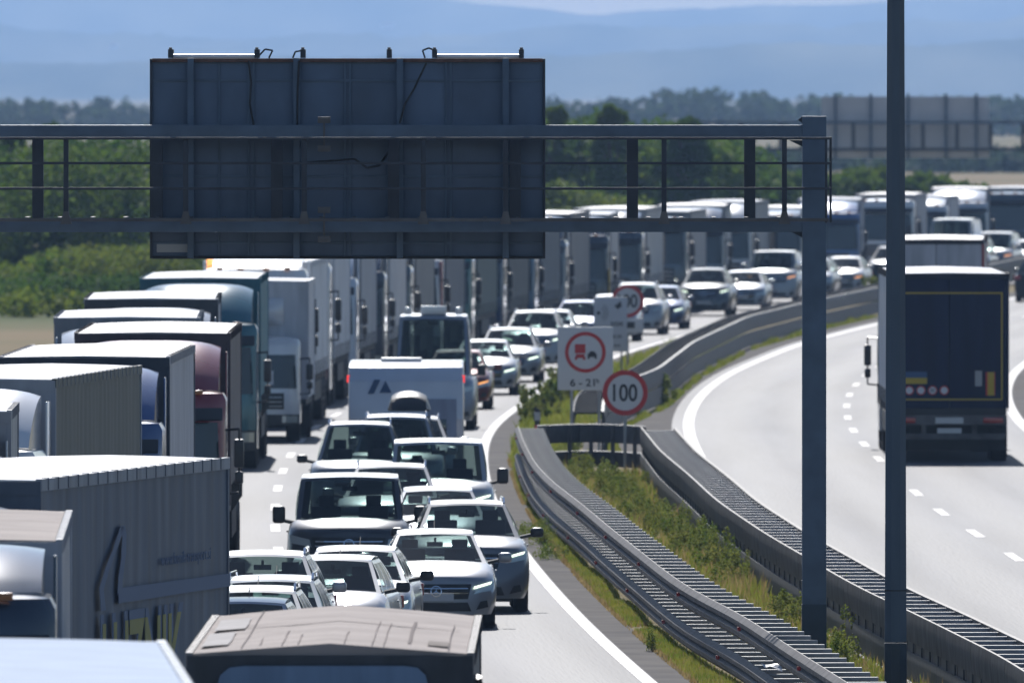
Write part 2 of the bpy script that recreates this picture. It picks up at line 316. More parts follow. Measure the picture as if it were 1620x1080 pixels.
def car_kit(kind):
    if kind in KITS: return KITS[kind]
    P = dict(
        hatch=dict(L=4.4, W=1.80, H=1.44, h0=.72, h1=.97, yc=1.15, zb=.95, yr=1.95, yR=3.75, yT=4.2, rack=0),
        small=dict(L=4.05, W=1.74, H=1.48, h0=.74, h1=.99, yc=.95, zb=.97, yr=1.72, yR=3.55, yT=3.95, rack=0),
        suv=dict(L=4.6, W=1.87, H=1.68, h0=.95, h1=1.13, yc=1.15, zb=1.12, yr=1.95, yR=3.95, yT=4.45, rack=1),
        mpv=dict(L=4.6, W=1.86, H=1.82, h0=.92, h1=1.12, yc=.9, zb=1.06, yr=1.6, yR=4.3, yT=4.5, rack=1),
        estate=dict(L=4.6, W=1.82, H=1.48, h0=.74, h1=.97, yc=1.15, zb=.95, yr=1.95, yR=4.15, yT=4.45, rack=1),
        van=dict(L=5.1, W=1.95, H=1.96, h0=1.05, h1=1.28, yc=.75, zb=1.2, yr=1.5, yR=4.85, yT=5.05, rack=0),
        bigvan=dict(L=6.0, W=2.02, H=2.70, h0=1.05, h1=1.30, yc=.75, zb=1.25, yr=1.65, yR=5.8, yT=5.95, rack=0))[kind]
    L, W, H, h0, h1, yc, zb, yr, yR, yT = [P[k] for k in ('L', 'W', 'H', 'h0', 'h1', 'yc', 'zb', 'yr', 'yR', 'yT')]
    hw = W/2; van = kind in ('van', 'bigvan'); wr = .33 if not van and kind != 'suv' else .36
    wf, wb = .82, L-.85
    def bend(x, y, z):
        t = min(1.1, abs(x)/hw)
        yy = y+.26*t**3*math.exp(-max(y, 0)/.6)-.16*t**3*math.exp(-max(L-y, 0)/.5)
        yy += max(0, z-.55)*(.30 if not van else .22)*math.exp(-max(y, 0)/.35)
        return (x, yy, z)
    kit = []
    def put(name, m, role, par=None, loc=(0, 0, 0), **kw): kit.append((name, m.mesh(name, **kw), role, par, loc)); return len(kit)-1
    # body shell
    ys = sorted(set([0, .04, .12, .25, .4] + [wf+wr*1.12*c for c in (-1, -.92, -.7, -.4, 0, .4, .7, .92, 1)] + [wb+wr*1.12*c for c in (-1, -.92, -.7, -.4, 0, .4, .7, .92, 1)] + [yc, yc+.05, 1.6, 2.1, 2.6, 3.0, L-.3, L-.12, L-.03, L]))
    def ring(y):
        R = wr*1.12
        zl = .22
        for c in (wf, wb):
            if abs(y-c) < R: zl = max(zl, wr+math.sqrt(R*R-(y-c)**2))
        zt = h0+(h1-h0)*min(1, (y/yc)**.6) if y < yc else zb
        if y > yT: zt = zb-.06*(y-yT)/(L-yT+1e-6)
        ext = 1-.10*math.exp(-y/.12)-.08*math.exp(-(L-y)/.12)
        wd = hw*ext
        q = [(.92*wd, zl), (.985*wd, max(.36, zl+.015)), (1.0*wd, max(.55, zl+.03)), (.985*wd, max(zt-.20, zl+.05)), (.95*wd, zt-.06), (.84*wd, zt), (.45*wd, zt+.025), (.15*wd, zt+.035)]
        for i in range(1, 5): q[i] = (q[i][0], max(q[i][1], q[i-1][1]+.008))
        return [(a, y, b) for a, b in q]+[(-a, y, b) for a, b in q[::-1]]
    b = M(); rings = [ring(y) for y in ys]; n = 16
    b.add([p for r in rings for p in r], [(i*n+k, i*n+k+1, (i+1)*n+k+1, (i+1)*n+k) for i in range(len(ys)-1) for k in range(n-1)])
    for r in (rings[0], rings[-1]):      # nose and tail caps, subdivided so that they can curve
        rows = [(r[k], r[15-k]) for k in range(8)]
        b.add([tuple(a[j]+(c[j]-a[j])*i/8 for j in range(3)) for a, c in rows for i in range(9)], [(k*9+i, k*9+i+1, k*9+i+10, k*9+i+9) for k in range(7) for i in range(8)])
    b.xf(bend); put('body', b, 'paint', smooth=True, merge=True)
    u = M(); u.box(-hw*.70, hw*.70, .15, L-.12, .17, .62); put('underbody', u, 'trim')
    # greenhouse
    bw, tw = .86*hw, (.63 if not van else .78)*hw
    hr = H-.045
    c = dict(FL=(-bw, yc, zb-.02), FR=(bw, yc, zb-.02), RL=(-bw*.98, yT, zb-.02), RR=(bw*.98, yT, zb-.02),
             fl=(-tw, yr, hr-.03), fr=(tw, yr, hr-.03), rl=(-tw*.97, yR, hr-.04), rr=(tw*.97, yR, hr-.04))
    def bil(a, b_, c_, d_):
        return lambda u, v: tuple((a[j]*(1-u)+b_[j]*u)*(1-v)+(d_[j]*(1-u)+c_[j]*u)*v for j in range(3))
    def face(F, us, vs, cells, bulge, out, glassname):
        """frame quads go to 'out', each glass cell becomes its own pane"""
        def G(u, v):
            p = F(u, v); k = 4*u*(1-u)*bulge[3]+4*v*(1-v)*bulge[4]*.5
            return (p[0]+bulge[0]*k, p[1]+bulge[1]*k, p[2]+bulge[2]*k)
        for i in range(len(us)-1):
            for j in range(len(vs)-1):
                u0, u1, v0, v1 = us[i], us[i+1], vs[j], vs[j+1]
                H_ = lambda a, b_: G(u0+(u1-u0)*a, v0+(v1-v0)*b_)
                nu = max(1, int((u1-u0)*10)); nv = max(1, int((v1-v0)*5))
                if (i, j) in cells:
                    g = M(); g.grid(H_, nu, nv); put(glassname, g, 'glass', smooth=True, solid=False)
                else: out.grid(H_, nu, nv)
    pil = M()
    face(bil(c['FL'], c['FR'], c['fr'], c['fl']), [0, .045, .955, 1], [0, .07, .94, 1], {(1, 1)}, (0, -1, .35, .10, 0), pil, 'windshield')
    face(bil(c['RR'], c['RL'], c['rl'], c['rr']), [0, .08, .92, 1], [0, .12, .90, 1], {(1, 1)}, (0, 1, .2, .06, 0), pil, 'rear_window')
    for sx, a in ((1, ('FR', 'RR', 'rr', 'fr')), (-1, ('FL', 'RL', 'rl', 'fl'))):
        us = [0, .07, .40, .44, .76, .80, .93, 1]; cells = {(1, 1), (3, 1), (5, 1)}
        if van: us = [0, .07, .26, .30, .6, .64, .93, 1]; cells = {(1, 1)}
        face(bil(*[c[k] for k in a]), us, [0, .08, .90, 1], cells, (sx, 0, 0, .0, .07), pil, 'side_window')
    i_roof = len(kit)
    pil.grid(lambda u, v: (lambda p: (p[0], p[1], p[2]+.028*(4*u*(1-u))**.6+.045*(4*v*(1-v))**.6-(.0)))(bil(c['fl'], c['fr'], c['rr'], c['rl'])(u, v)), 10, 10)
    put('roof', pil, 'roofp', smooth=True, merge=True)
    if P['rack']:
        for sx in (-1, 1):
            r = M(); r.tube([(sx*tw*.97, yr+.15, H-.05), (sx*tw*.97, yr+.3, H+.03), (sx*tw*.95, yR-.3, H+.02), (sx*tw*.95, yR-.1, H-.05)], .018, 6); put('roof_rail', r, 'chrome', smooth=True)
    # interior
    it = M(); it.box(-bw*.93, bw*.93, yc+.25, yc+.75, zb-.03, zb+.04); put('dashboard', it, 'seat')
    for sx in (-.37, .37):
        st = M(); st.box(sx-.23, sx+.23, yr+.35, yr+.50, zb-.05, min(H-.3, zb+.25)); st.box(sx-.12, sx+.12, yr+.38, yr+.46, zb+.2, min(H-.16, zb+.42)); put('seat', st, 'seat', bevel=.02)
    sm = M(); sm.bar((0, yr+.08, H-.13), (0, yr+.12, H-.22), .02, 5); sm.box(-.12, .12, yr+.1, yr+.13, H-.26, H-.19); put('rear_view_mirror', sm, 'trim')
    # fascia
    def patch(poly, y=-.014, nu=8, nv=3, th=.03, extra=0):
        a, b_, c_, d_ = poly; g = M()
        P2 = lambda u, v: tuple((a[j]*(1-u)+b_[j]*u)*(1-v)+(d_[j]*(1-u)+c_[j]*u)*v for j in range(2))
        e = lambda x: (1-(1-.0)*0)
        g.grid(lambda u, v: (P2(u, v)[0], y, P2(u, v)[1]), nu, nv)
        per = [(i/nu, 0) for i in range(nu)]+[(1, j/nv) for j in range(nv)]+[(1-i/nu, 1) for i in range(nu)]+[(0, 1-j/nv) for j in range(nv)]
        k = len(per); g.add([(P2(*q)[0], y, P2(*q)[1]) for q in per]+[(P2(*q)[0], y+th, P2(*q)[1]) for q in per], [(i, (i+1) % k, (i+1) % k+k, i+k) for i in range(k)])
        return g.xf(bend)
    G = h0
    gw = hw*(.52 if not van else .60)*(1.12 if kind == 'hatch' else 1)
    put('grille', patch([(-gw*.9, G-.27), (gw*.9, G-.27), (gw, G-.05), (-gw, G-.05)]), 'trim')
    for q in range(2):
        put('grille_bar', patch([(-gw*.9, G-.12-.07*q), (gw*.9, G-.12-.07*q), (gw*.9, G-.105-.07*q), (-gw*.9, G-.105-.07*q)], y=-.028, nv=1), 'chrome')
    lg = M(); cz = G-.155
    lg.add([(r*math.cos(2*math.pi*k/16), -.04, cz+r*math.sin(2*math.pi*k/16)) for r in (.085, .07) for k in range(16)], [(k, (k+1) % 16, (k+1) % 16+16, k+16) for k in range(16)])
    if kind == 'hatch':
        for a in (90, 210, 330):
            t = math.radians(a); nx, nz = -math.sin(t)*.008, math.cos(t)*.008
            lg.add([(nx, -.041, cz+nz), (-nx, -.041, cz-nz), (.075*math.cos(t), -.041, cz+.075*math.sin(t))], [(0, 1, 2)])
    put('badge', lg.xf(bend), 'chrome')
    put('lower_intake', patch([(-hw*.58, .27), (hw*.58, .27), (hw*.52, .40), (-hw*.52, .40)]), 'trim')
    for sx in (-1, 1):
        put('fog_intake', patch([(sx*hw*.66, .29), (sx*hw*.86, .33), (sx*hw*.84, .43), (sx*hw*.73, .41)], nu=4), 'trim')
        put('headlight', patch([(sx*hw*.60, G-.20), (sx*hw*.93, G-.14), (sx*hw*.96, G-.01), (sx*hw*.64, G-.08)], nu=6), 'lamp')
        put('daytime_lamp', patch([(sx*hw*.62, G-.12), (sx*hw*.90, G-.05), (sx*hw*.92, G-.015), (sx*hw*.63, G-.085)], y=-.03, nu=6, nv=1), 'drl')
    put('number_plate', patch([(-.26, .42), (.26, .42), (.26, .53), (-.26, .53)], y=-.03, nu=2, nv=1), 'plate')
    for sx in (-1, 1):
        mi = M(); x0 = sx*(hw*.90); mh = .15 if not van else .27
        mi.box(min(x0+sx*.13, x0+sx*.33), max(x0+sx*.13, x0+sx*.33), yc+.40, yc+.54, zb+.0, zb+mh)
        i = put('door_mirror', mi, 'mirror', bevel=.06)
        ar = M(); ar.bar((x0-sx*.03, yc+.5, zb-.0), (x0+sx*.2, yc+.48, zb+.05), .03, 6); put('mirror_arm', ar, 'trim', i)
    for sx in (-1, 1):
        t = M(); t.box(min(sx*hw*.99, sx*hw*.70), max(sx*hw*.99, sx*hw*.70), L-.14, L-.06, zb-.28, zb-.1); put('tail_light', t, 'red', bevel=.015)
        for yy in (wf, wb): wheel_parts(kit, sx*(hw-.13), yy, wr, .22, sx)
    for sx in (-1, 1):
        h = M(); h.box(min(sx*(hw+.0), sx*(hw+.022)), max(sx*(hw+.0), sx*(hw+.022)), yr+.55, yr+.75, zb-.16, zb-.13); put('door_handle', h, 'paint')
    if kind in ('small', 'hatch', 'estate'):
        a = M(); a.bar((0, yR-.3, H-.03), (0, yR-.12, H+.09), .008, 4); put('aerial', a, 'trim')
    KITS[kind] = kit
    return kit

def vehicle(kit, name, label, cat, x, d, rz, mats, group=None, skip=()):
    root = empty(name, (x, d, 0), rz); tag(root, label, cat, group)
    obs = []
    for (pn, me, role, par, loc) in kit:
        if role in skip or pn in skip: obs.append(None); continue
        if par is not None and obs[par] is None: obs.append(None); continue
        obs.append(link(pn, me, mats[role], root if par is None else obs[par], loc))
    root['parts'] = 0; del root['parts']
    return root
def carmats(c, lights='lamp', drl=None, metal=.55, mirror=None, roofc=None):
    p = paint(c, metal)
    return dict(paint=p, roofp=p if roofc is None else paint(roofc, metal), glass=MT['glass'], trim=MT['trim'], chrome=MT['chrome'], seat=MT['seat'], lamp=MT[lights], drl=MT[drl or lights],
                plate=MT['plate'], red=MT['red'], tyre=MT['black'], rim=MT['rim'], mirror=p if mirror is None else mirror)
SIL, DGR, WHT, BLK, NAV, RED_, GRY = (.50,.52,.56), (.10,.11,.13), (.72,.73,.75), (.02,.022,.026), (.03,.05,.10), (.30,.02,.02), (.25,.27,.30)
G_CARS = 'cars queueing in the lane beside the median'
def car(kind, px, d, col, label, cat='car', head=None, name=None, **kw):
    x = X(px, d)
    if head is None: head = float(LL(d+4)-LL(d-1))/5
    sk = kw.pop('skip', ()); col = tuple(v*.60 for v in col) if max(col) > .4 else col
    nm = name or {'hatch': 'hatchback', 'small': 'small_car', 'suv': 'suv', 'mpv': 'people_carrier', 'estate': 'estate_car', 'van': 'van', 'bigvan': 'high_roof_van'}[kind]
    return vehicle(car_kit(kind), nm, label, cat, x, d, -head, carmats(col, **kw), G_CARS, skip=sk)

# --- lorries
def lorry_kit(key, hc=3.0, fair=3.9, boxL=13.6, boxy=2.95, z0=1.15, z1=4.0, bw=2.55, ridge=.02, cabw=2.48, style='curtain', small=False, rear='plain', lamps=True, slopeback=False):
    if key in KITS: return KITS[key]
    kit = []
    def put(name, m, role, par=None, loc=(0, 0, 0), **kw): kit.append((name, m.mesh(name, **kw), role, par, loc)); return len(kit)-1
    hw = cabw/2; k = hc/3.0
    wz0, wz1 = 1.55*k, 2.52*k
    def bend(x, y, z):
        t = min(1.05, abs(x)/hw)
        yy = y+.30*t**5*math.exp(-max(0, y)/.4)
        zz = z
        r = max(0, (z-1.25*k)); yy += (.11*r+.10*max(0, z-wz1)**1.5)*math.exp(-max(0, y)/1.0)
        return (x, yy, zz)
    cd_ = 2.15 if not small else 1.75
    cb = M(); zs = [.42, .7, 1.0*k, 1.25*k, wz0, 2.0*k, wz1, 2.75*k, hc-.12, hc-.02, hc]
    def ringc(z, j):
        ins = {8: .0, 9: .05, 10: .16}.get(j, 0); a = hw-ins
        P = [(-a, cd_-ins)]+[(-a, y) for y in (1.4, .7, .3, .12)]+[(-a+.10+(2*a-.2)*i/12, ins*1.4) for i in range(13)]+[(a, y) for y in (.12, .3, .7, 1.4)]+[(a, cd_-ins)]
        return [(x, max(y, ins*1.4), z) for x, y in P]
    R = [ringc(z, j) for j, z in enumerate(zs)]; n = len(R[0])
    cb.add([p for r in R for p in r], [(j*n+i, j*n+i+1, (j+1)*n+i+1, (j+1)*n+i) for j in range(len(R)-1) for i in range(n-1)]+[(j*n+n-1, j*n, (j+1)*n, (j+1)*n+n-1) for j in range(len(R)-1)])
    top = R[-1]
    cb.add([(p[0]*(1-i/4), p[1]*(1-i/4)+1.2*i/4, hc+.07*math.sin(i/4*1.57)) for i in range(5) for p in top], [(i*n+q, i*n+q+1, (i+1)*n+q+1, (i+1)*n+q) for i in range(4) for q in range(n-1)])
    cb.xf(bend); put('cab', cb, 'cab', smooth=True, merge=True)
    def patch(x0, x1, za, zb_, y=-.015, nu=10, nv=3, th=.03, taper=0):
        g = M(); X_ = lambda u, v: (x0+(x1-x0)*u)*(1-taper*v)
        g.grid(lambda u, v: (X_(u, v), y, za+(zb_-za)*v), nu, nv)
        per = [(i/nu, 0) for i in range(nu)]+[(1, j/nv) for j in range(nv)]+[(1-i/nu, 1) for i in range(nu)]+[(0, 1-j/nv) for j in range(nv)]
        kk = len(per); g.add([(X_(*q), y, za+(zb_-za)*q[1]) for q in per]+[(X_(*q), y+th, za+(zb_-za)*q[1]) for q in per], [(i, (i+1) % kk, (i+1) % kk+kk, i+kk) for i in range(kk)])
        return g.xf(bend)
    ws = put('windshield', patch(-hw*.93, hw*.93, wz0, wz1, nu=14, taper=.04), 'glassd', smooth=True)
    wi = M(); wi.bar((-.5, -.03, wz0+.03), (.15, -.03, wz0+.12), .015, 4); wi.bar((.35, -.03, wz0+.03), (.95, -.03, wz0+.12), .015, 4); put('wiper', wi.xf(bend), 'trim', ws)
    put('grille', patch(-hw*.66, hw*.66, .95*k, 1.42*k), 'trim')
    for q in range(3): put('grille_bar', patch(-hw*.62, hw*.62, (1.02+.13*q)*k, (1.045+.13*q)*k, y=-.035, nv=1), 'chrome')
    put('bumper', patch(-hw*.99, hw*.99, .38, .80*k, y=-.05, nu=12, th=.1), 'bump')
    put('number_plate', patch(-.26, .26, .45, .56, y=-.07, nu=2, nv=1), 'plate')
    for sx in (-1, 1):
        a, b = sorted((sx*hw*.62, sx*hw*.95)); put('headlight', patch(a, b, .56*k, .76*k, y=-.07, nu=4), 'lamp')
        sw = M(); xs = sx*(hw+.004); sw.prism([(.42, 1.62*k), (1.25, 1.62*k), (1.25, 2.4*k), (.60, 2.4*k)], min(xs, xs+sx*.012), max(xs, xs+sx*.012), 'x'); put('side_window', sw, 'glassd')
        dl = M(); dl.box(min(xs, xs+sx*.01), max(xs, xs+sx*.01), .36, 1.36, .95*k, .97*k); dl.box(min(xs, xs+sx*.03), max(xs, xs+sx*.03), 1.15, 1.3, 1.35*k, 1.40*k); put('door_handle', dl, 'trim')
        mi = M(); xm = sx*(hw+.22); mi.box(xm-.08, xm+.08, .07, .21, 1.80*k, 2.26*k); mi.box(xm-.07, xm+.07, .08, .22, 1.54*k, 1.74*k); i = put('door_mirror', mi, 'trim', bevel=.035)
        ar = M(); ar.tube([(sx*hw, .32, 2.4*k), (xm, .16, 2.42*k), (xm, .16, 1.40*k), (sx*hw, .32, 1.38*k)], .02, 5); put('mirror_arm', ar, 'trim', i)
    if not small:
        vz = M(); vz.grid(lambda u, v: (-hw*.96+2*hw*.96*u, -.20+.20*v+.18*abs(2*u-1)**3, wz1+.06+.18*v+(.0)), 10, 2)
        vz.grid(lambda u, v: (-hw*.96+2*hw*.96*u, -.185+.20*v+.18*abs(2*u-1)**3, wz1+.035+.18*v), 10, 2); put('sun_visor', vz, 'trim', smooth=True, solid=False)
        for sx in (-.8, -.3, .3, .8):
            ml = M(); ml.box(sx-.07, sx+.07, .22, .30, hc-.03, hc+.04); put('marker_light', ml, 'marker', bevel=.012)
    if fair:
        fz = fair-hc
        fr = M()
        def FF(u, v):
            a = -1+2*u; e = 1-abs(a)**4
            y = .45+(1.65 if not small else 1.2)*v+.25*abs(a)**3; z = hc+.03+fz*(math.sin(v*1.45)**.8)*(.86+.14*e)
            return (a*(hw*.90+.02*v), y, z)
        fr.grid(FF, 14, 10)
        for sx in (0, 1): fr.grid(lambda u, v: (lambda p: (p[0], p[1], hc+(p[2]-hc)*u))(FF(sx, v)), 3, 10)
        put('roof_fairing', fr, 'fair', smooth=True, solid=False)
        for sx in (-1, 1):
            sf = M(); sf.box(min(sx*(hw-.03), sx*(hw)), max(sx*(hw-.03), sx*(hw)), cd_+.01, cd_+.45, .9, hc+fz*.8); put('side_deflector', sf, 'fair', bevel=.01)
    # body
    y0, y1 = boxy, boxy+boxL; h = bw/2
    ch = M(); ch.box(-.45, .45, 1.2, y1-.3, .75, 1.05); ch.box(-.95, .95, cd_-.3, cd_+.5, .45, 1.0); ch.box(-h+.05, h-.05, y0+.02, y1-.02, z0-.14, z0-.005); put('chassis', ch, 'chassis')
    fw = M(); fw.box(-h+.03, h-.03, y0, y0+.06, z0, z1-.04); put('front_wall', fw, 'front')
    def wav(sx):
        c = M(); nn = int(boxL/ .2)
        c.grid(lambda u, v: (sx*(h-.015+((.005*math.sin(u*nn*2.1))+.010*math.sin(u*31+1.3*sx)*math.sin(3.1*v) if style == 'curtain' else 0)), y0+.07+(boxL-.14)*u, z0+.02+(z1-z0-.14)*v), nn*2 if style == 'curtain' else 6, 5)
        return c
    for sx in (-1, 1):
        i = put('side_curtain' if style == 'curtain' else 'side_panel', wav(sx), 'side', smooth=True, solid=False)
        if style == 'curtain':
            for q in range(int(boxL/1.35)):
                s_ = M(); yy = y0+.5+q*1.35; s_.box(min(sx*(h+.012), sx*(h+.03)), max(sx*(h+.012), sx*(h+.03)), yy-.025, yy+.025, z0-.10, z0+.35); put('strap', s_, 'trim', i)
    rt = M(); NR = int(boxL/.62)
    def RF(u, v):
        e = 4*u*(1-u)
        rib = abs(math.sin(v*NR*math.pi/1.0))**.6
        return (-h+.04+(2*h-.08)*u, y0+.03+(boxL-.06)*v, z1-.03+ridge*(1-abs(2*u-1))+(.022*rib*e**.5 if style != 'box' else .0)+.012)
    rt.grid(RF, 8, NR*4 if style != 'box' else 6)
    rt.add([(-h+.04, y0+.031, z1-.06), (h-.04, y0+.031, z1-.06)]+[RF(i/8, 0) for i in range(8, -1, -1)], [tuple(range(11))])
    rt.add([(-h+.04, y1-.031, z1-.06), (h-.04, y1-.031, z1-.06)]+[RF(i/8, 1) for i in range(8, -1, -1)], [tuple(range(11))[::-1]])
    put('roof', rt, 'roof', smooth=True, solid=False, merge=True)
    for sx in (-1, 1):
        r = M(); r.box(min(sx*(h-.05), sx*(h+.012)), max(sx*(h-.05), sx*(h+.012)), y0, y1, z1-.13, z1-.005); i = put('roof_edge', r, 'edge')
        if style == 'curtain':
            for q in range(int(boxL/.62)):
                s_ = M(); yy = y0+.4+q*.62; s_.box(min(sx*(h-.055), sx*(h+.02)), max(sx*(h-.055), sx*(h+.02)), yy-.012, yy+.012, z1-.125, z1+.002); kit.append(('roof_edge_clip', (KITS.setdefault(('clip', sx, round(h, 3), round(z1, 2)), M().box(min(sx*(h-.055), sx*(h+.02)), max(sx*(h-.055), sx*(h+.02)), -.012, .012, z1-.125, z1+.002).mesh('roof_edge_clip'))), 'front', i, (0, yy, 0)))
        cp = M(); cp.box(min(sx*(h-.06), sx*(h+.006)), max(sx*(h-.06), sx*(h+.006)), y0-.005, y0+.09, z0, z1-.135); put('corner_post', cp, 'post', bevel=.008)
        cp = M(); cp.box(min(sx*(h-.06), sx*(h+.006)), max(sx*(h-.06), sx*(h+.006)), y1-.09, y1+.005, z0, z1-.135); put('corner_post', cp, 'post', bevel=.008)
    tr = M(); tr.box(-h, h, y0-.012, y0+.05, z1-.17, z1-.03); put('front_top_rail', tr, 'front')
    for sx in (-1, 1):
        dr = M(); a, b = sorted((sx*.01, sx*(h-.065))); dr.box(a, b, y1-.05, y1-.005, z0, z1-.14); i = put('rear_door', dr, 'reardoor', bevel=.006)
        if rear != 'blue':
            for t in (.3, .75):
                lb = M(); lb.bar((sx*t, y1+.012, z0+.05), (sx*t, y1+.012, z1-.2), .016, 5); put('locking_bar', lb, 'chrome', i)
    rh = M(); rh.box(-h, h, y1-.05, y1+.01, z1-.135, z1-.015); put('rear_top_rail', rh, 'front')
    bb = M(); bb.box(-h+.05, h-.05, y1-.12, y1-.02, .48, .60); bb.box(-.6, -.5, y1-.4, y1-.1, .5, 1.0); bb.box(.5, .6, y1-.4, y1-.1, .5, 1.0); put('rear_bumper', bb, 'bar')
    ub = M(); ub.box(-h+.25, h-.25, y1-1.0, y1-.95, .22, 1.0); put('underrun_fill', ub, 'chassis')  # dark sheet added so the open gap below the rear bumper reads dark
    lp = M(); lp.box(-h+.04, h-.04, y1-.08, y1+.0, z0-.36, z0-.15); i = put('light_panel', lp, 'bar')
    for sx in (-1, 1):
        t = M(); a, b = sorted((sx*(h-.55), sx*(h-.12))); t.box(a, b, y1, y1+.03, z0-.32, z0-.20); put('tail_light', t, 'tail', i, bevel=.01)
    np_ = M(); np_.box(-.3, .3, y1+.0, y1+.015, z0-.33, z0-.2); put('number_plate', np_, 'plate', i)
    np_ = M(); np_.box(-.26, .26, y1-.02, y1-.005, z0-.54, z0-.43); put('number_plate', np_, 'plate', i)
    for sx in (-1, 1):
        wheel_parts(kit, sx*(hw-.17), 1.15 if not small else .95, .5 if not small else .42, .32, sx, True)
        fen = M(); fen.box(min(sx*(hw-.36), sx*(hw+.01)), max(sx*(hw-.36), sx*(hw+.01)), .9, 1.75, .5, .55)
        if not small:
            for yy in (y1-4.1, y1-2.8, y1-1.5): wheel_parts(kit, sx*(h-.19), yy, .5, .36, sx, True)
            wheel_parts(kit, sx*(h-.30), 4.6, .5, .5, sx, True)
            sk_ = M(); a, b = sorted((sx*(h-.06), sx*(h-.02))); sk_.box(a, b, y0+3.4, y1-4.8, .55, z0-.16); put('side_skirt', sk_, 'chassis')
        else: wheel_parts(kit, sx*(h-.26), y1-1.6, .42, .42, sx, True)
        mf = M(); a, b = sorted((sx*(h-.42), sx*(h-.04))); mf.box(a, b, y1-.72, y1-.70, .22, .72); put('mudflap', mf, 'tyre')
    KITS[key] = kit
    return kit
def lorrymats(cab, side, roof='white_roof', front=None, fair=None, edge=None, lamp='lamp', rear=None, post=None):
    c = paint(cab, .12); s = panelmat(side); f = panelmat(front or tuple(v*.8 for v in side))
    return dict(cab=c, fair=c if fair is None else paint(fair, .1), glassd=MT['glassD'], trim=MT['trim'], chrome=MT['rim'], bump=MT['trim'], plate=MT['plate'], lamp=MT[lamp], marker=MT['amber_off'],
                chassis=MT['chassis'], front=f, side=s, roof=MT[roof], edge=s if edge is None else panelmat(edge), post=f if post is None else panelmat(post), reardoor=panelmat(rear or side), bar=MT['galv'], tail=MT['red'], tyre=MT['black'], rim=MT['rim'])
G_LOR = 'lorries queueing nose to tail in the slow lane'
def lorry(key, pxr, d, label, cab, side, head=None, kit=None, skip=(), z1=4.0, wd=2.55, ylead=2.95, **kw):
    """pxr: image column of the body's right front corner, d: its distance; the cab stands ylead metres nearer"""
    if head is None: head = float(LL(d+8)-LL(d))/8
    kt = lorry_kit(key, z1=z1, **(kit or {}))
    rx = X(pxr, d)-wd/2
    return vehicle(kt, 'lorry', label, 'lorry', rx-head*ylead, d-ylead, -head, lorrymats(cab, side, **kw), G_LOR, skip=skip)

STD = dict(hc=3.05, fair=3.85)
LOW = dict(hc=3.6, fair=None)
# nearest rows
lorry('white_top', 316, 131.0, 'lorry whose plain white roof fills the lower left corner of the view', (.6,.62,.66), (.62,.66,.74), head=-.035, roof='blue_white_roof', edge=(.35,.42,.5), front=(.5,.52,.58), kit=dict(hc=3.05, fair=3.7))
T1 = lorry('tarp_truck', 748, 172.6, 'small lorry with stained beige ridged canvas roof and dark front wall', (.30,.36,.46), (.10,.11,.13), head=.004, z1=3.12, wd=2.48, ylead=1.95,
      kit=dict(hc=2.25, fair=None, boxL=12.4, boxy=1.95, z0=1.0, bw=2.48, ridge=.09, cabw=2.1, small=True), roof='beige_roof', front=(.06,.065,.075), edge=(.30,.28,.27))
lorry('navy_cab', 97, 177.0, 'lorry with glossy dark blue rounded cab and grimy white canvas body', (.02,.035,.065), (.42,.43,.46), head=-.015, fair=(.035,.055,.085), front=(.40,.42,.47), roof='beige_roof', kit=dict(hc=3.55, fair=3.95, boxL=12.2))
T2 = lorry('blue_lettered', 67, 204.5, 'grey-blue curtain-sided lorry with yellow lettering and blue stripe on its side', (.10,.15,.22), (.082,.115,.17), head=.145, z1=4.0, front=(.10,.12,.16), edge=(.26,.29,.34), kit=dict(hc=3.05, fair=3.75, boxL=12.2))
lorry('olive', 88, 275, 'lorry with dark olive grey curtain side behind a white cab', (.75,.76,.78), (.095,.105,.095), head=.069, front=(.30,.33,.38), kit=STD)
lorry('grey_small', 17, 248, 'lorry with pale grey body at the left rim below the white cab', (.5,.5,.52), (.5,.49,.48), head=-.01, z1=4.0, kit=dict(hc=2.9, fair=3.8, boxL=6.5, boxy=2.3), front=(.3,.3,.32), ylead=2.3)
lorry('light_grey', 268, 298, 'lorry with pale grey curtain side and deep blue cab', (.04,.09,.25), (.52,.51,.54), head=.012, front=(.05,.06,.08), kit=STD, roof='grey_roof')
lorry('red_cab', 364, 327, 'lorry with dark red cab and maroon brown trailer', (.22,.025,.035), (.12,.10,.11), head=-.0, front=(.07,.055,.065), roof='grey_roof', kit=STD)
lorry('b_white', 316, 349, 'lorry with bright white sloping roof between the maroon one and the teal one', (.45,.52,.62), (.42,.44,.48), head=-.01, front=(.22,.24,.27), kit=dict(hc=3.05, fair=3.8, boxL=11.5))
lorry('a_grey', 345, 380, 'lorry with pale grey side whose dark front strip shows under a white roof', (.4,.42,.45), (.45,.46,.49), head=-.01, front=(.07,.075,.085), kit=dict(hc=3.05, fair=3.8, boxL=12))
TE = (.02, .13, .165)
lorry('teal', 412, 421.5, 'teal blue lorry cab with pale turquoise roofed trailer', TE, (.05,.20,.24), head=.0, front=(.04,.14,.18), roof='white_roof', kit=STD)
lorry('white_box', 488, 452.5, 'white box lorry with oval air deflector and sheet of paper behind its windscreen', (.66,.67,.70), (.62,.63,.66), head=.01, z1=3.64, wd=2.42, ylead=1.85, front=(.50,.51,.55), kit=dict(hc=2.35, fair=None, boxL=7.0, boxy=1.85, z0=.95, bw=2.42, cabw=2.1, small=True, style='box'))
lorry('white_round', 492, 472, 'white lorry with broad rounded roof and small orange beacon', (.80,.81,.83), (.7,.72,.75), head=.02, z1=3.9, kit=dict(hc=3.75, fair=3.98))
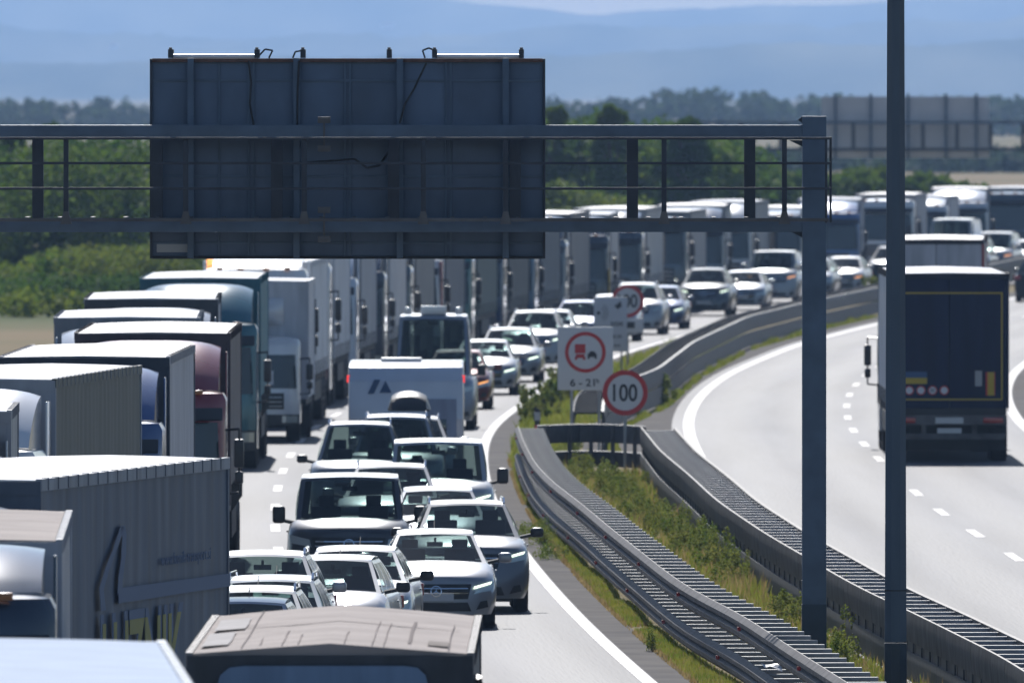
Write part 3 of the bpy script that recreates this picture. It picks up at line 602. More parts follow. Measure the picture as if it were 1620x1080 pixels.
far_l = [  # d, right edge px, cab, side, words
 (504, 526, (.70,.72,.75), (.62,.64,.68), 'white lorry with tall glossy cab right behind the white box lorry', dict(hc=3.6, fair=None)),
 (523, 568, (.42,.50,.62), (.5,.52,.56), 'pale blue lorry cab second behind the white box lorry', STD),
 (542, 613, (.05,.06,.08), (.62,.60,.60), 'nearly black lorry cab with cream trailer side', STD),
 (561, 655, (.04,.06,.08), (.40,.40,.41), 'dark lorry whose grey trailer side shows left of the camper van roof', STD),
 (580, 702, (.62,.64,.68), (.12,.14,.18), 'off-white lorry with dark red stripe straight behind the camper van', STD),
 (599, 752, (.03,.13,.13), (.03,.08,.09), 'dark green lorry with pale mint roof edge', STD),
 (618, 802, (.02,.05,.12), (.04,.07,.10), 'dark navy lorry with many glints beneath the right part of the sign board', STD),
 (637, 852, (.03,.10,.20), (.05,.09,.14), 'petrol blue lorry at the lower right corner of the sign board', STD),
 (656, 900, (.10,.14,.19), (.46,.47,.50), 'slate blue lorry with light grey trailer seen through the gap beside the board', STD),
 (675, 964, (.035,.05,.075), (.47,.47,.48), 'lorry with yellow panel low on its dark cab', STD),
 (694, 1020, (.05,.07,.10), (.50,.50,.50), 'lorry with plain light grey trailer side above the round speed signs', STD),
 (713, 1090, (.045,.07,.11), (.42,.42,.44), 'lorry showing a broad dark blue front above the chrome off-roader', dict(hc=3.4, fair=None)),
 (733, 1146, (.10,.13,.18), (.40,.41,.42), 'lorry with grey trailer left of the white van in the queue', STD),
 (753, 1192, (.45,.48,.52), (.55,.57,.60), 'lorry with pale trailer seen between two gantry railing posts', STD),
 (773, 1272, (.06,.09,.14), (.45,.47,.50), 'lorry with bright white roof just left of the gantry leg', dict(hc=3.1, fair=3.8)),
 (796, 1360, (.05,.12,.30), (.42,.43,.46), 'lorry with narrow bright blue cab right of the gantry leg', STD),
 (820, 1448, (.72,.74,.77), (.55,.56,.60), 'white lorry cab half hidden by the lamp post', dict(hc=3.55, fair=None)),
 (846, 1500, (.55,.58,.63), (.50,.51,.55), 'lorry with light grey trailer immediately right of the lamp post top', STD),
 (868, 1562, (.50,.54,.60), (.56,.57,.60), 'lorry with tall pale trailer above the white van on the far right', STD),
 (895, 1640, (.06,.08,.11), (.40,.41,.45), 'dark fronted lorry with orange marker lights at the right rim', dict(hc=3.4, fair=None)),
]
for i, (d, px, c, sd_, lab, kt) in enumerate(far_l):
    fx = d > 640
    key = 'far%s_%s_%d' % (kt['hc'], kt['fair'], fx)
    kt = dict(kt); z1 = 3.9
    if fx:
        z1 = 3.9-.25*min(1, (d-640)/160); z1 = round(z1, 2); key += str(z1); kt['hc'] = min(kt['hc'], z1-.25)
        if kt['fair']: kt['fair'] = z1-.1
    kt['boxL'] = 13.0
    dz = (0, -.22, -.05, 0, -.38, -.1, .0, -.28, 0, -.12)[i % 10]
    if d > 530: z1 = round(z1+dz*(.8 if fx else 1), 2); key += 'v%d' % (i % 10); kt['hc'] = min(kt['hc'], z1-.25); kt['fair'] = z1-.1 if kt['fair'] else None
    dk = (1, .8, 1, .55, .9, 1, .7, .9, .45, 1)[i % 10]; sd_ = tuple(v*dk for v in sd_); d = d+(0, .8, -.5, .6, -.8)[i % 5]
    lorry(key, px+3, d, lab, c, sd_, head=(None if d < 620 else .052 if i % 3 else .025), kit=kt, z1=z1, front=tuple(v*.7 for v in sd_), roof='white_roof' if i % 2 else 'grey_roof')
# deflector, paper sheet on the white box lorry
for o in list(S.objects):
    if o.get('label', '').startswith('white box lorry'):
        q = M(); q.grid(lambda u, v: (-.85+1.5*u, 1.83-.28*math.sin(math.pi*u)**.6*math.sin(math.pi*v)**.6, 2.62+.62*v), 12, 8); link('air_deflector', q.mesh('air_deflector', smooth=True, solid=False), paint((.66,.67,.70), .1), o)
        q = M(); q.box(.0, .45, -.02, -.012, 1.3, 1.62); link('paper_sheet', q.mesh('paper_sheet'), MT['sign_white'], o, (0, .0, 0))
    if o.get('label', '').startswith('lorry with yellow panel'):
        q = M(); q.box(1.24, 1.262, .3, 2.1, .7, 1.9); link('door_panel', q.mesh('door_panel'), MT['yellow'], o)
    if o.get('label', '').startswith('off-white lorry with dark red'):
        q = M(); q.box(1.243, 1.262, .4, 1.5, 1.5, 3.0); link('door_stripe', q.mesh('door_stripe'), panelmat((.22,.01,.03)), o)
    if o.get('label', '').startswith('white lorry with broad'):
        q = M(); q.bar((-1.05, .9, 3.74), (-1.05, .9, 3.98), .08, 8); link('beacon', q.mesh('beacon'), MT['amber'], o)
# print on the blue lettered lorry (decals on the curtain): y along the body, z height
def side_print(par, polys, m, name, x=1.302, th=.006, y0=2.95):
    q = M()
    for p in polys: q.prism([(y0+a, b) for a, b in p], x, x+th, 'x')
    link(name, q.mesh(name), m, par)
def U(px): return (px-67)/293*12.2
side_print(T2, [[(U(180), 2.60), (12.1, 2.60), (12.1, 2.74), (U(180), 2.76)]], MT['blueprint'], 'blue_stripe', th=.004)
def strip(pts, w_):
    out = []
    for (a, b), (c, d) in zip(pts[:-1], pts[1:]): out.append([(a-w_, b), (a+w_, b), (c+w_*.8, d), (c-w_*.8, d)])
    return out
side_print(T2, strip([(U(157), 2.55), (U(154), 2.78), (U(163), 2.98), (U(176), 3.2), (U(186), 3.40)], .16)+strip([(U(182), 2.70), (U(183), 2.85), (U(188), 3.1), (U(189), 3.30), (U(186.5), 3.41)], .16), MT['blueprint'], 'blue_emblem', th=.003)
for body, uc, zc, wd, ht, mt, off, nm in (('LUZNIK', U(217.5)+.03, 2.0, 5.5, 1.02, 'blueprint', .0, 'lettering_shadow'), ('LUZNIK', U(217.5), 1.95, 5.2, .92, 'dullyellow', .004, 'lettering'), ('www.luznik-transport.si', U(286), 2.97, 3.3, .17, 'blueprint', .0, 'web_address')):
    me = fit(text_mesh(body, 1, .003, nm != 'web_address'), wd, ht, -.0)
    link(nm, me, MT[mt], T2, (1.305+off, 2.95+uc, zc), (math.pi/2, 0, math.pi/2))
# patches and seams on the beige tarp roof
def rp(x0, x1, ya, yb, c, nm):
    nx_, ny_ = max(1, int((x1-x0)/.1)), 8; q = M()
    q.grid(lambda u, v: (x0+(x1-x0)*u+.004*math.sin(7*v+x0), 1.95+ya+(yb-ya)*v+.06*math.sin(14*u+ya)*(1 if x1-x0 > .1 else 0), 3.12+.09*(1-abs(x0+(x1-x0)*u)/1.2)+.007), nx_, ny_)
    link(nm, q.mesh(nm, solid=False), MT[c], T1)
MT['seam'] = mat('tarp_seam', (.22,.19,.18), rough=.9, spec=.05); MT['patch_l'] = mat('tarp_patch_pale', (.42,.40,.39), rough=.85, spec=.1, noise_s=4, noise_a=.15); MT['patch_d'] = mat('tarp_patch_dark', (.25,.22,.20), rough=.9, spec=.05, noise_s=4, noise_a=.2)
rp(-1.14, -.90, 1.2, 5.2, 'patch_l', 'roof_patch'); rp(-1.12, -.84, 6.2, 9.8, 'patch_l', 'roof_patch'); rp(.84, 1.02, .8, 2.2, 'patch_d', 'roof_patch'); rp(.66, .69, 1.0, 8.0, 'seam', 'roof_patch')
for xx, ya, yb in ((-.77, .1, 12.2), (-.42, .1, 4.5), (-.28, .1, 3.0), (.36, .1, 7.5), (.46, .1, 7.0), (-.62, .3, 2.6), (.12, .1, 3.4), (1.02, .1, 8)): rp(xx, xx+.009, ya, yb, 'seam', 'roof_seam')
rp(-1.1, 1.1, 6.4, 6.46, 'seam', 'roof_seam')
q = M(); q.prism([(-.98, 2.0), (.86, 2.0), (.86, 2.80), (.83, 2.92), (.76, 2.985), (.64, 3.0), (-.74, 3.0), (-.87, 2.985), (-.95, 2.92), (-.98, 2.80)], 1.86, 1.93)
link('wind_shield_panel', q.mesh('wind_shield_panel'), panelmat((.17,.25,.37)), T1)
for sx in (-1, 1):
    q = M(); q.bar((sx*1.27, 2.1, 2.90), (sx*1.27, 2.25, 2.55), .05, 8, .10); link('tarp_lashing', q.mesh('tarp_lashing', smooth=True), MT['trim'], T1)

# --- cars of the queue
car('hatch', 690, 294.6, (.52,.54,.58), 'silver hatchback with star badge on its dark grille and lit headlamps, nearest to the verge', head=-.012, drl='lamp_on', name='hatchback')
car('suv', 742, 303.8, (.17,.18,.20), 'dark grey off-roader with lit headlamps behind the star-badged hatchback', head=-.02, drl='lamp_on', mirror=MT['trim'])
car('van', 552, 310.5, (.055,.06,.07), 'big glossy black van with wide windscreen and pale dashboard', 'van', head=0, lights='lamp', mirror=MT['trim'])
car('small', 512, 276.6, (.62,.64,.68), 'white small car with open driver window beside the beige-roofed lorry', head=.06, mirror=MT['trim'])
car('hatch', 553, 283.8, (.58,.60,.64), 'pale silver car just behind the white one with the open window', head=.035, mirror=MT['trim'], drl='lamp_on')
car('suv', 405, 270.3, (.60,.62,.66), 'silver car with white roof fourth from the front of the far left row', head=.03)
car('estate', 418, 264.5, (.30,.36,.44), 'blue-grey estate car with dark side window and roof rails', head=.03)
car('estate', 388, 258.8, (.55,.58,.62), 'silver car with black roof bars behind the lettered lorry', head=.03)
car('small', 372, 253.2, (.55,.62,.72), 'pale blue car whose roof alone shows beside the lettered lorry', head=.04)
car('van', 694, 341.5, (.70,.72,.74), 'white van with black mirror next to the grass verge', 'van', head=-.008, mirror=MT['trim'], drl='lamp_on')
car('hatch', 694, 326.5, (.16,.18,.22), 'grey car tucked in front of the white van', head=-.01, drl='lamp_on')
car('suv', 618, 334.0, (.56,.58,.62), 'white-roofed car between the black van and the white van', head=0)
car('mpv', 568, 368.0, (.24,.25,.27), 'grey people carrier with dark mirror at the left of the lane', head=0, mirror=MT['trim'])
car('mpv', 626, 376.3, (.58,.60,.63), 'light people carrier in front of the car with the roof box', head=0)
RB = car('suv', 646, 383.2, (.20,.21,.23), 'dark car carrying a rounded roof box, ahead of the caravan', head=0)
car('mpv', 652, 440.0, (.45,.48,.53), 'silver people carrier whose roof shows above the caravan', head=0)
CV = car('bigvan', 684, 467.0, (.50,.54,.62), 'blue-grey camper van with lamps on its roof behind the caravan', 'van', head=.01, mirror=MT['trim'])
car('small', 722, 496.5, (.13,.02,.02), 'dark red car with lit indicator beside the camper van', drl='amber', head=.02)
car('hatch', 764, 519.5, (.30,.32,.35), 'grey car with black mirror behind the dark red one', drl='lamp_on')
car('estate', 803, 542.0, (.38,.41,.45), 'grey car with lit lamps level with the no-overtaking sign', drl='lamp_on')
car('suv', 842, 566.0, (.62,.64,.66), 'white off-roader with sun glaring on its roof', drl='lamp_on')
car('hatch', 866, 590.0, (.62,.64,.68), 'white car with the brightest roof glare, left of the signs')
car('estate', 914, 612.0, (.30,.34,.50), 'lilac blue car left of the camera sign')
car('small', 966, 630.0, (.60,.62,.66), 'pale car hidden behind the camera sign')
car('suv', 1004, 647.0, (.66,.68,.71), 'white car right behind the round sign on the far post')
car('hatch', 1040, 662.0, (.04,.07,.16), 'deep blue car right of the far round sign', drl='lamp_on')
car('suv', 1113, 700.0, (.07,.08,.09), 'black off-roader with glaring chrome front', drl='lamp_on')
car('hatch', 1172, 718.0, (.30,.33,.37), 'grey car between the chrome off-roader and the white van')
car('van', 1220, 742.0, (.60,.62,.64), 'white van with one warm headlamp above the barrier bend', 'van', drl='amber')
car('estate', 1280, 764.0, (.2,.22,.25), 'dark estate car half behind the gantry leg')
car('hatch', 1330, 777.0, (.62,.64,.67), 'bright silver car just right of the gantry leg', drl='amber')
car('suv', 1405, 797.0, (.08,.09,.11), 'black car against the lamp post in the far queue')
car('bigvan', 1500, 812.0, (.70,.72,.74), 'white high-roof van above the departing lorries', 'van')
car('van', 1566, 838.0, (.62,.64,.68), 'silver van with warm headlamp on the far right of the queue', 'van', drl='amber')
car('hatch', 1612, 862.0, (.55,.58,.62), 'silver car at the right rim of the far queue', drl='lamp_on')
car('mpv', 1530, 826.0, (.35,.38,.42), 'grey people carrier whose roof peeps over the red-edged lorry')
# roof box + roof lamps
q = M(); q.grid(lambda u, v: ((-.42+.84*u), 1.9+2.0*v, 1.78+.36*(math.sin(math.pi*min(1, max(0, u)))**.25)*(math.sin(math.pi*min(1, max(0, v)))**.3)), 10, 10); q.box(-.4, .4, 1.95, 3.85, 1.76, 1.80); link('roof_box', q.mesh('roof_box', smooth=True, solid=False), MT['trim'], RB)
q = M()
for sx in (-.6, .6): q.bar((sx, 1.9, 2.68), (sx, 1.9, 2.85), .09, 8)
q.box(-.3, .3, 1.8, 2.3, 2.68, 2.88); link('roof_lamp', q.mesh('roof_lamp', bevel=.01), paint((.7,.7,.7), .1), CV)
# caravan
cv = empty('caravan', (X(642, 391.5), 391.5, 0), 0); tag(cv, 'white caravan with bright roof, small blue emblem and red corner light', 'caravan')
q = M(); sec = [(.75, .55), (.12, 1.0), (0, 1.5), (.10, 2.25), (.35, 2.52), (.9, 2.6), (5.3, 2.6), (5.8, 2.45), (5.95, 2.0), (5.95, .55)]
q.prism(sec, -1.13, 1.13, 'x'); link('body', q.mesh('body', bevel=.04), paint((.62,.65,.72), .05), cv)
for (x0, x1, z0, z1) in ((-.80, -.35, 1.15, 1.85), (-.3, .3, 1.15, 1.85), (.35, .80, 1.15, 1.85)):
    q = M(); q.box(x0, x1, -.012, .03, z0, z1-.35); link('window', q.mesh('window', bevel=.008), MT['glassD'], cv)
q = M(); q.prism([(-.75, 2.0), (-.62, 2.28), (-.5, 2.28), (-.63, 2.0)], .045, .07); q.prism([(-.52, 2.02), (-.40, 2.26), (-.28, 2.02)], .045, .07); link('emblem', q.mesh('emblem'), MT['blueprint'], cv)
for sx in (-1, 1):
    q = M(); q.box(sx*1.13-.03, sx*1.13+.03, .2, .3, 2.22, 2.36); link('marker_light', q.mesh('marker_light'), MT['red_on'], cv)
    q = M(); q.bar((sx*1.0-.1*sx, 3.0, .33), (sx*1.0+.05*sx, 3.0, .33), .33, 16); link('wheel', q.mesh('wheel'), MT['black'], cv)
q = M(); q.box(-.5, .3, 2.0, 2.8, 2.6, 2.68); link('roof_hatch', q.mesh('roof_hatch', bevel=.02), MT['plate'], cv)
q = M(); q.bar((-.5, .6, .5), (0, -1.0, .48), .04); q.bar((.5, .6, .5), (0, -1.0, .48), .04); q.bar((0, -.7, .1), (0, -.7, .7), .03); link('drawbar', q.mesh('drawbar'), MT['galv'], cv)
q = M(); q.box(.38, 1.0, -.005, .02, .62, 1.9); link('front_locker', q.mesh('front_locker', bevel=.006), panelmat((.3,.33,.42)), cv)

# --- departing lorries and a car on the right carriageway
def depart(key, pxc, drear, head, label, cab, side, ktype, **kw):
    kt = lorry_kit(key, rear='blue', **ktype); Lt = ktype.get('boxy', 2.95)+ktype.get('boxL', 13.6)
    x = X(pxc, drear)
    r = vehicle(kt, 'lorry', label, 'lorry', x+head*Lt, drear+Lt, math.pi-head, lorrymats(cab, side, **kw), 'lorries driving away on the right')
    return r, Lt
bt, Lt = depart('depart_blue', 1502, 427, 0.0, 'dark navy lorry driving away with yellow outline tape and round stickers on its rear', (.75,.75,.78), (.55,.56,.60), dict(hc=3.05, fair=3.8, z1=4.05), front=(.02,.025,.04), rear=(.012,.02,.055), edge=(.02,.025,.04), post=(.012,.02,.05), roof='white_roof')
yb = Lt+.0
def rear_print(name, x0, x1, z0, z1, m, par=bt, y=yb, th=.006):
    q = M(); q.box(min(-x0, -x1), max(-x0, -x1), y, y+th, z0, z1); return link(name, q.mesh(name), m, par)
for a in ((-1.16, 1.14, 3.60, 3.63), (-1.16, 1.14, 1.32, 1.35), (1.11, 1.14, 1.35, 3.60), (-1.16, -1.13, 1.35, 3.60)): rear_print('outline_tape', *a, MT['yellow'])
rear_print('yellow_marker', .82, .96, 1.42, 1.92, MT['yellow']); rear_print('red_marker', .78, .82, 1.42, 1.92, MT['sign_red']); rear_print('red_marker', .96, .98, 1.42, 1.92, MT['sign_red'])
rear_print('flag_sticker', -.95, -.48, 1.80, 1.93, MT['blueprint']); rear_print('flag_sticker', -.95, -.48, 1.67, 1.80, MT['yellow'])
rear_print('sticker', .55, .70, 1.62, 1.95, MT['sign_back'])
for k in range(4):
    for r_, mt, o_ in ((.10, 'sign_red', .004), (.075, 'sign_white', .007)):
        q = M(); q.bar((.86-.25*k, yb, 1.53), (.86-.25*k, yb+o_, 1.53), r_, 20); link('speed_sticker', q.mesh('speed_sticker'), MT[mt], bt)
me = fit(text_mesh('80', .1, .002), .09, .07)
link('speed_number', me, MT['sign_black'], bt, (.86-.5, yb+.009, 1.53), (math.pi/2, 0, math.pi))
depart('depart_red', 1481, 529, .03, 'departing lorry with pale red-edged trailer, next along from the navy one', (.5,.5,.52), (.45,.46,.5), dict(hc=3.05, fair=3.8, z1=4.0), front=(.03,.03,.035), rear=(.42,.43,.47), post=(.28,.03,.03), roof='grey_roof')
vehicle(car_kit('suv'), 'suv', 'black car driving away at the right rim of the picture', 'car', X(1645, 745)+.5, 750, math.pi-.12, carmats(BLK), None)

# ------------------------------------------------------------------ guardrails
def path_from(pts, z):
    P = [at(px, py, z) for px, py in pts]; P.sort(key=lambda p: p[1])
    return curve([p[1] for p in P], [p[0] for p in P], 5)
PA = path_from([(819,673),(829,701),(847,734),(874,762),(923,799),(963,833),(1008,868),(1065,913),(1106,939),(1171,970),(1244,1019),(1338,1078)], 1.0)
PB = path_from([(1016,677),(1045,713),(1090,750),(1134,791),(1175,819),(1212,844),(1261,872),(1310,901),(1367,933),(1440,966),(1489,990),(1525,1009),(1582,1035),(1620,1060)], 1.0)
PC = path_from([(905,668),(908,640),(915,620),(960,597),(1000,583),(1060,540),(1150,500),(1250,476),(1380,450)], 1.0)
def W_prof(z0, z1, off=0, depth=.07):
    h = z1-z0
    return [(off, z0), (off-depth, z0+.2*h), (off-depth, z0+.38*h), (off-.01, z0+.5*h), (off-depth, z0+.62*h), (off-depth, z0+.8*h), (off, z1), (off+.012, z1), (off+.03, z0+.5*h), (off+.012, z0)]
def sweep(f, prof, d0, d1, step=2.0, taper=None):
    ds = frange(d0, d1, step); v = []; n = len(prof)
    for d in ds:
        x = float(f(d)); t = Vector((float(f(d+.5)-f(d-.5)), 1)).normalized(); nx, ny = t.y, -t.x
        for o, z in prof: v.append((x+nx*o, d+ny*o, z))
    m = M(); m.add(v, [(i*n+k, i*n+(k+1) % n, (i+1)*n+(k+1) % n, (i+1)*n+k) for i in range(len(ds)-1) for k in range(n)]+[tuple(range(n)), tuple(range((len(ds)-1)*n, len(ds)*n))[::-1]])
    return m
def segs(f, prof, d0, d1, L_, name, mt, par, gap=.03):
    d = d0
    while d < d1-.1:
        e = min(d1, d+L_); link(name, sweep(f, prof, d+gap/2, e-gap/2, 2.0).mesh(name, smooth=True), mt, par); d = e
barA = empty('guardrail'); tag(barA, 'two-tier steel guardrail with cross bars beside the queueing traffic', 'guardrail')
barB = empty('guardrail'); tag(barB, 'dark steel guardrail with cross bars along the free right carriageway', 'guardrail')
barC = empty('guardrail'); tag(barC, 'double-sided guardrail curving away beyond the signs', 'guardrail')
segs(PA, W_prof(.68, 1.0), 180, 413, 4, 'upper_rail', MT['galv'], barA)
segs(PA, W_prof(.13, .45), 180, 413, 4, 'lower_rail', MT['galv'], barA)
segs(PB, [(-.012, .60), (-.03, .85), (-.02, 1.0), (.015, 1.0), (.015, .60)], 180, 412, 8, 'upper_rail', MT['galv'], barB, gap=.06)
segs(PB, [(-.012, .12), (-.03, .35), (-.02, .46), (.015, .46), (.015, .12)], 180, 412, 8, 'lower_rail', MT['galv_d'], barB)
segs(lambda d: PB(d)+.68, [(-.012, .70), (-.012, .98), (.05, .98), (.07, .84), (.05, .70)], 180, 412, 8, 'road_side_rail', MT['galv'], barB)
bars = M().box(0, .52, -.05, .05, -.035, .035).mesh('cross_bar', bevel=.008)
barsB = M().box(0, .68, -.05, .05, -.03, .03).mesh('cross_bar', bevel=.008)
post = M().box(-.05, .07, -.04, .04, 0, 1.0).mesh('post')
postS = M().box(.45, .52, -.04, .04, 0, .95).mesh('post')
pan = M().box(-.012, .012, -.07, .07, 0, .98).mesh('post')
bolt = M().box(-.085, -.04, -.04, .04, -.025, .025).mesh('reflector')
d = 184.0; k = 0
while d < 413:
    sl = float(PA(d+.5)-PA(d-.5)); rz = -math.atan(sl); x = float(PA(d))
    link('cross_bar', bars, MT['galv_l'], barA, (x+.01, d, .935), (0, 0, rz)); link('cross_bar', bars, MT['galv_l'], barA, (x+.01, d, .385), (0, 0, rz))
    link('post', postS, MT['galv_d'], barA, (x, d, 0), (0, 0, rz))
    if k % 9 == 4: link('reflector', bolt, MT['sign_red'], barA, (x, d, .84), (0, 0, rz)); 
    if k % 9 == 7: link('reflector', bolt, MT['sign_red'], barA, (x, d, .29), (0, 0, rz))
    d += 2.0; k += 1
d = 184.0
while d < 412:
    sl = float(PB(d+.5)-PB(d-.5)); rz = -math.atan(sl); x = float(PB(d))
    link('cross_bar', barsB, MT['galv_l'], barB, (x+.01, d, .93), (0, 0, rz))
    link('post', pan, MT['galv_d'], barB, (x, d, 0), (0, 0, rz)); 
    d += 2.0
back = segs(lambda d: PB(d)+.03, [(0, .05), (0, .90), (.015, .90), (.015, .05)], 180, 412, 2, 'back_plate', MT['galv_d'], barB, gap=.10)
segs(PC, W_prof(.65, 1.0), 432, 900, 12, 'left_rail', MT['galv'], barC)
segs(lambda d: PC(d)+.62, [(-.012, .55), (-.012, 1.0), (.05, 1.0), (.08, .8), (.05, .55)], 432, 900, 12, 'right_rail', MT['galv_d'], barC)
segs(lambda d: PC(d)+.62, [(-.01, .08), (-.01, .5), (.04, .5), (.04, .08)], 432, 900, 12, 'lower_right_rail', MT['galv_d'], barC)
d = 434.0
while d < 720:
    sl = float(PC(d+.5)-PC(d-.5)); link('cross_bar', KITS.setdefault('cbc', M().box(0, .62, -.05, .05, -.03, .03).mesh('cross_bar')), MT['galv_d'], barC, (float(PC(d)), d, .94), (0, 0, -math.atan(sl)))
    d += 3.0
barD = empty('guardrail'); tag(barD, 'short steel barrier closing the median crossing below the signs', 'guardrail')
a = (float(PA(413))+.4, 413.5); b = (float(PB(412))+.1, 412.5)
def cross(u, bow=.9): return (a[0]+(b[0]-a[0])*u, a[1]+(b[1]-a[1])*u+2.5*math.sin(math.pi*u), 0)
for nm, z0, z1, mt in (('upper_rail', .62, 1.0, 'galv_d'), ('lower_rail', .12, .44, 'galv_d')):
    q = M()
    for i in range(10):
        p, r = cross(i/10), cross((i+1)/10)
        q.add([(p[0], p[1], z0), (r[0], r[1], z0), (r[0], r[1], z1), (p[0], p[1], z1), (p[0], p[1]+.5, z1), (r[0], r[1]+.5, z1)], [(0, 1, 2, 3), (3, 2, 5, 4)])
    link(nm, q.mesh(nm, solid=False), MT[mt], barD)
for i in range(1, 10, 2):
    p = cross(i/10); link('post', post, MT['galv_d'], barD, (p[0], p[1]-.02, 0), (0, 0, 1.5)); 
# kerbside delineator posts
for (px, dd, lab) in ((850, 437, 'white marker post with red reflector at the verge left of the signs'), ):
    o = empty('marker_post', (X(px, dd), dd, 0)); tag(o, lab, 'marker post')
    q = M(); q.prism([(-.06, 0), (.06, 0), (.06, .95), (-.06, 1.02)], -.04, .04); link('post', q.mesh('post'), MT['sign_black'], o)
    q = M(); q.box(-.065, .065, -.05, .05, .72, .9); link('reflector_band', q.mesh('reflector_band'), MT['sign_white'], o)
    q = M(); q.box(-.066, .066, -.052, .052, .25, .62); link('red_band', q.mesh('red_band'), MT['sign_red'], o)

# ------------------------------------------------------------------ gantry with the sign board seen from behind
GD = 262.0; gs = FPX/GD
def gx(px): return (px-810)/gs
def gz(py): return CH-(py-YH)/gs
g = empty('sign_gantry', (gx(1288), GD, 0)); tag(g, 'steel gantry spanning the queue with its dark sign board seen from behind', 'gantry'); GX = gx(1288)
def gpart(name, x0, x1, y0, y1, z0, z1, mt='gantry', par=None, bevel=.006):
    q = M(); q.box(x0-GX, x1-GX, y0, y1, z0, z1); return link(name, q.mesh(name, bevel=bevel), MT[mt], par or g)
leg = gpart('leg', gx(1269), gx(1307), -.17, .17, 0, gz(184)); gpart('leg_sleeve', gx(1268.5), gx(1307.5), -.175, .175, 0, gz(955), 'pole_d', leg)
gpart('base_plate', gx(1262), gx(1314), -.3, .3, 0, .04, 'gantry_d', leg)
q = M(); q.prism([(gx(1262)-GX, gz(190)), (gx(1269)-GX, gz(184)), (gx(1269)-GX, gz(195))], -.05, .05); q.prism([(gx(1248)-GX, gz(222)), (gx(1269)-GX, gz(222)), (gx(1269)-GX, gz(232))], -.05, .05); q.prism([(gx(1250)-GX, gz(366)), (gx(1269)-GX, gz(366)), (gx(1269)-GX, gz(376))], -.05, .05)
link('bracket', q.mesh('bracket'), MT['gantry_d'], g)
lg2 = gpart('leg', -13.2, -12.85, -.17, .17, 0, gz(184))
XL = -12.85
for y0 in (-.16, .64):
    gpart('upper_chord', XL, gx(1269), y0, y0+.16, gz(221), gz(198))
    gpart('lower_chord', XL, gx(1269), y0, y0+.16, gz(367), gz(346), 'gantry_d' if y0 > 0 else 'gantry')
for px in (-320, -130, 58, 247, 437, 622, 815, 1001, 1187):
    gpart('truss_post', gx(px-9), gx(px+9), .64, .78, gz(346), gz(221), 'gantry_d')
q = M()
for k in range(40):
    x = XL+.43*k
    if x < gx(1265): q.box(x-GX, x-GX+.05, -.55, .78, gz(344), gz(343))
tag(link('walkway_grating', q.mesh('walkway_grating'), MT['galv'], g), kind='stuff')
gpart('walkway_edge', XL, gx(1310), -.62, -.58, gz(350), gz(344.5), 'galv')
for py in (219, 258, 298): gpart('handrail', XL, gx(1313), -.62, -.59, gz(py+2), gz(py-2), 'gantry_d', bevel=.003)
for px in (-460, -270, -80, 106, 295, 482, 670, 800, 1050, 1240):
    p = gpart('railing_post', gx(px-4), gx(px+4), -.60, -.54, gz(352), gz(217), 'gantry_d', bevel=.003)
    q = M(); q.prism([(gx(px-9)-GX, gz(354)), (gx(px+9)-GX, gz(354)), (gx(px+4)-GX, gz(334)), (gx(px-4)-GX, gz(334))], -.64, -.52); link('post_foot', q.mesh('post_foot'), MT['galv'], p)
for k in range(2): gpart('end_post', gx(1304+k*8), gx(1309+k*8)-.01, -.6+.5*k, -.5+.5*k, gz(352), gz(217), 'gantry_d')
# board
bd = empty('board_dummy'); bpy.data.objects.remove(bd)
edges = [237, 300, 345, 392, 468, 545, 632, 705, 800, 861]
for a_, b_ in zip(edges[:-1], edges[1:]):
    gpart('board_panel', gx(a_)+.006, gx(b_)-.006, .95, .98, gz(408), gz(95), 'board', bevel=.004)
for px in (300, 468, 632, 800): gpart('board_rib', gx(px-5), gx(px+5), .80, .945, gz(409), gz(92), 'gantry')
for px in (345, 392, 400, 545, 553, 705, 713): gpart('board_seam', gx(px-1.5), gx(px+1.5), .925, .948, gz(407), gz(96), 'gantry')
gpart('board_frame', gx(235), gx(239), .90, 1.02, gz(410), gz(93), 'gantry_d'); gpart('board_frame', gx(859), gx(863), .90, 1.02, gz(410), gz(93), 'gantry_d')
gpart('board_frame', gx(239), gx(859), .90, 1.02, gz(410.5), gz(406), 'black'); gpart('board_frame', gx(239), gx(859), .88, 1.04, gz(98.5), gz(92.5), 'rust')
for z in (128, 280, 385):
    gpart('board_rail', gx(240), gx(858), .955-.02, .948, gz(z+2), gz(z-2), 'gantry')
for px, pz in ((513, 190), (513, 235), (513, 332), (513, 378)):
    c_ = gpart('clamp', gx(px-10), gx(px+10), -.22, -.17, gz(pz+5), gz(pz-5), 'galv'); 
gpart('clamp_bolt', gx(511.5), gx(514.5), -.2, -.18, gz(238), gz(188), 'galv'); gpart('clamp_bolt', gx(511.5), gx(514.5), -.2, -.18, gz(380), gz(330), 'galv')
gpart('type_label', gx(246), gx(296), .938, .949, gz(400), gz(384), 'sign_back')
for px in (268, 405, 478, 615, 687, 825):
    l_ = gpart('sign_lamp', gx(px-4), gx(px+4), .86, 1.6, gz(92), gz(78), 'gantry_d')
    gpart('lamp_cap', gx(px-2.5), gx(px+2.5), .84, .95, gz(79), gz(75), 'galv', l_)
for a_, b_ in ((270, 405), (690, 828)):
    q = M(); q.bar((gx(a_)-GX, 1.1, gz(90)), (gx(b_)-GX, 1.1, gz(90)), .035, 14); link('lamp_tube', q.mesh('lamp_tube', smooth=True), MT['tube'], g)
for pts in ([(405, 92), (418, 78), (430, 80), (424, 92)], [(462, 92), (466, 82), (478, 80)], [(672, 92), (668, 80), (678, 76), (687, 80)]):
    q = M(); q.tube([(gx(a_)-GX, .9, gz(b_)) for a_, b_ in pts], .012); link('cable', q.mesh('cable'), MT['black'], g)
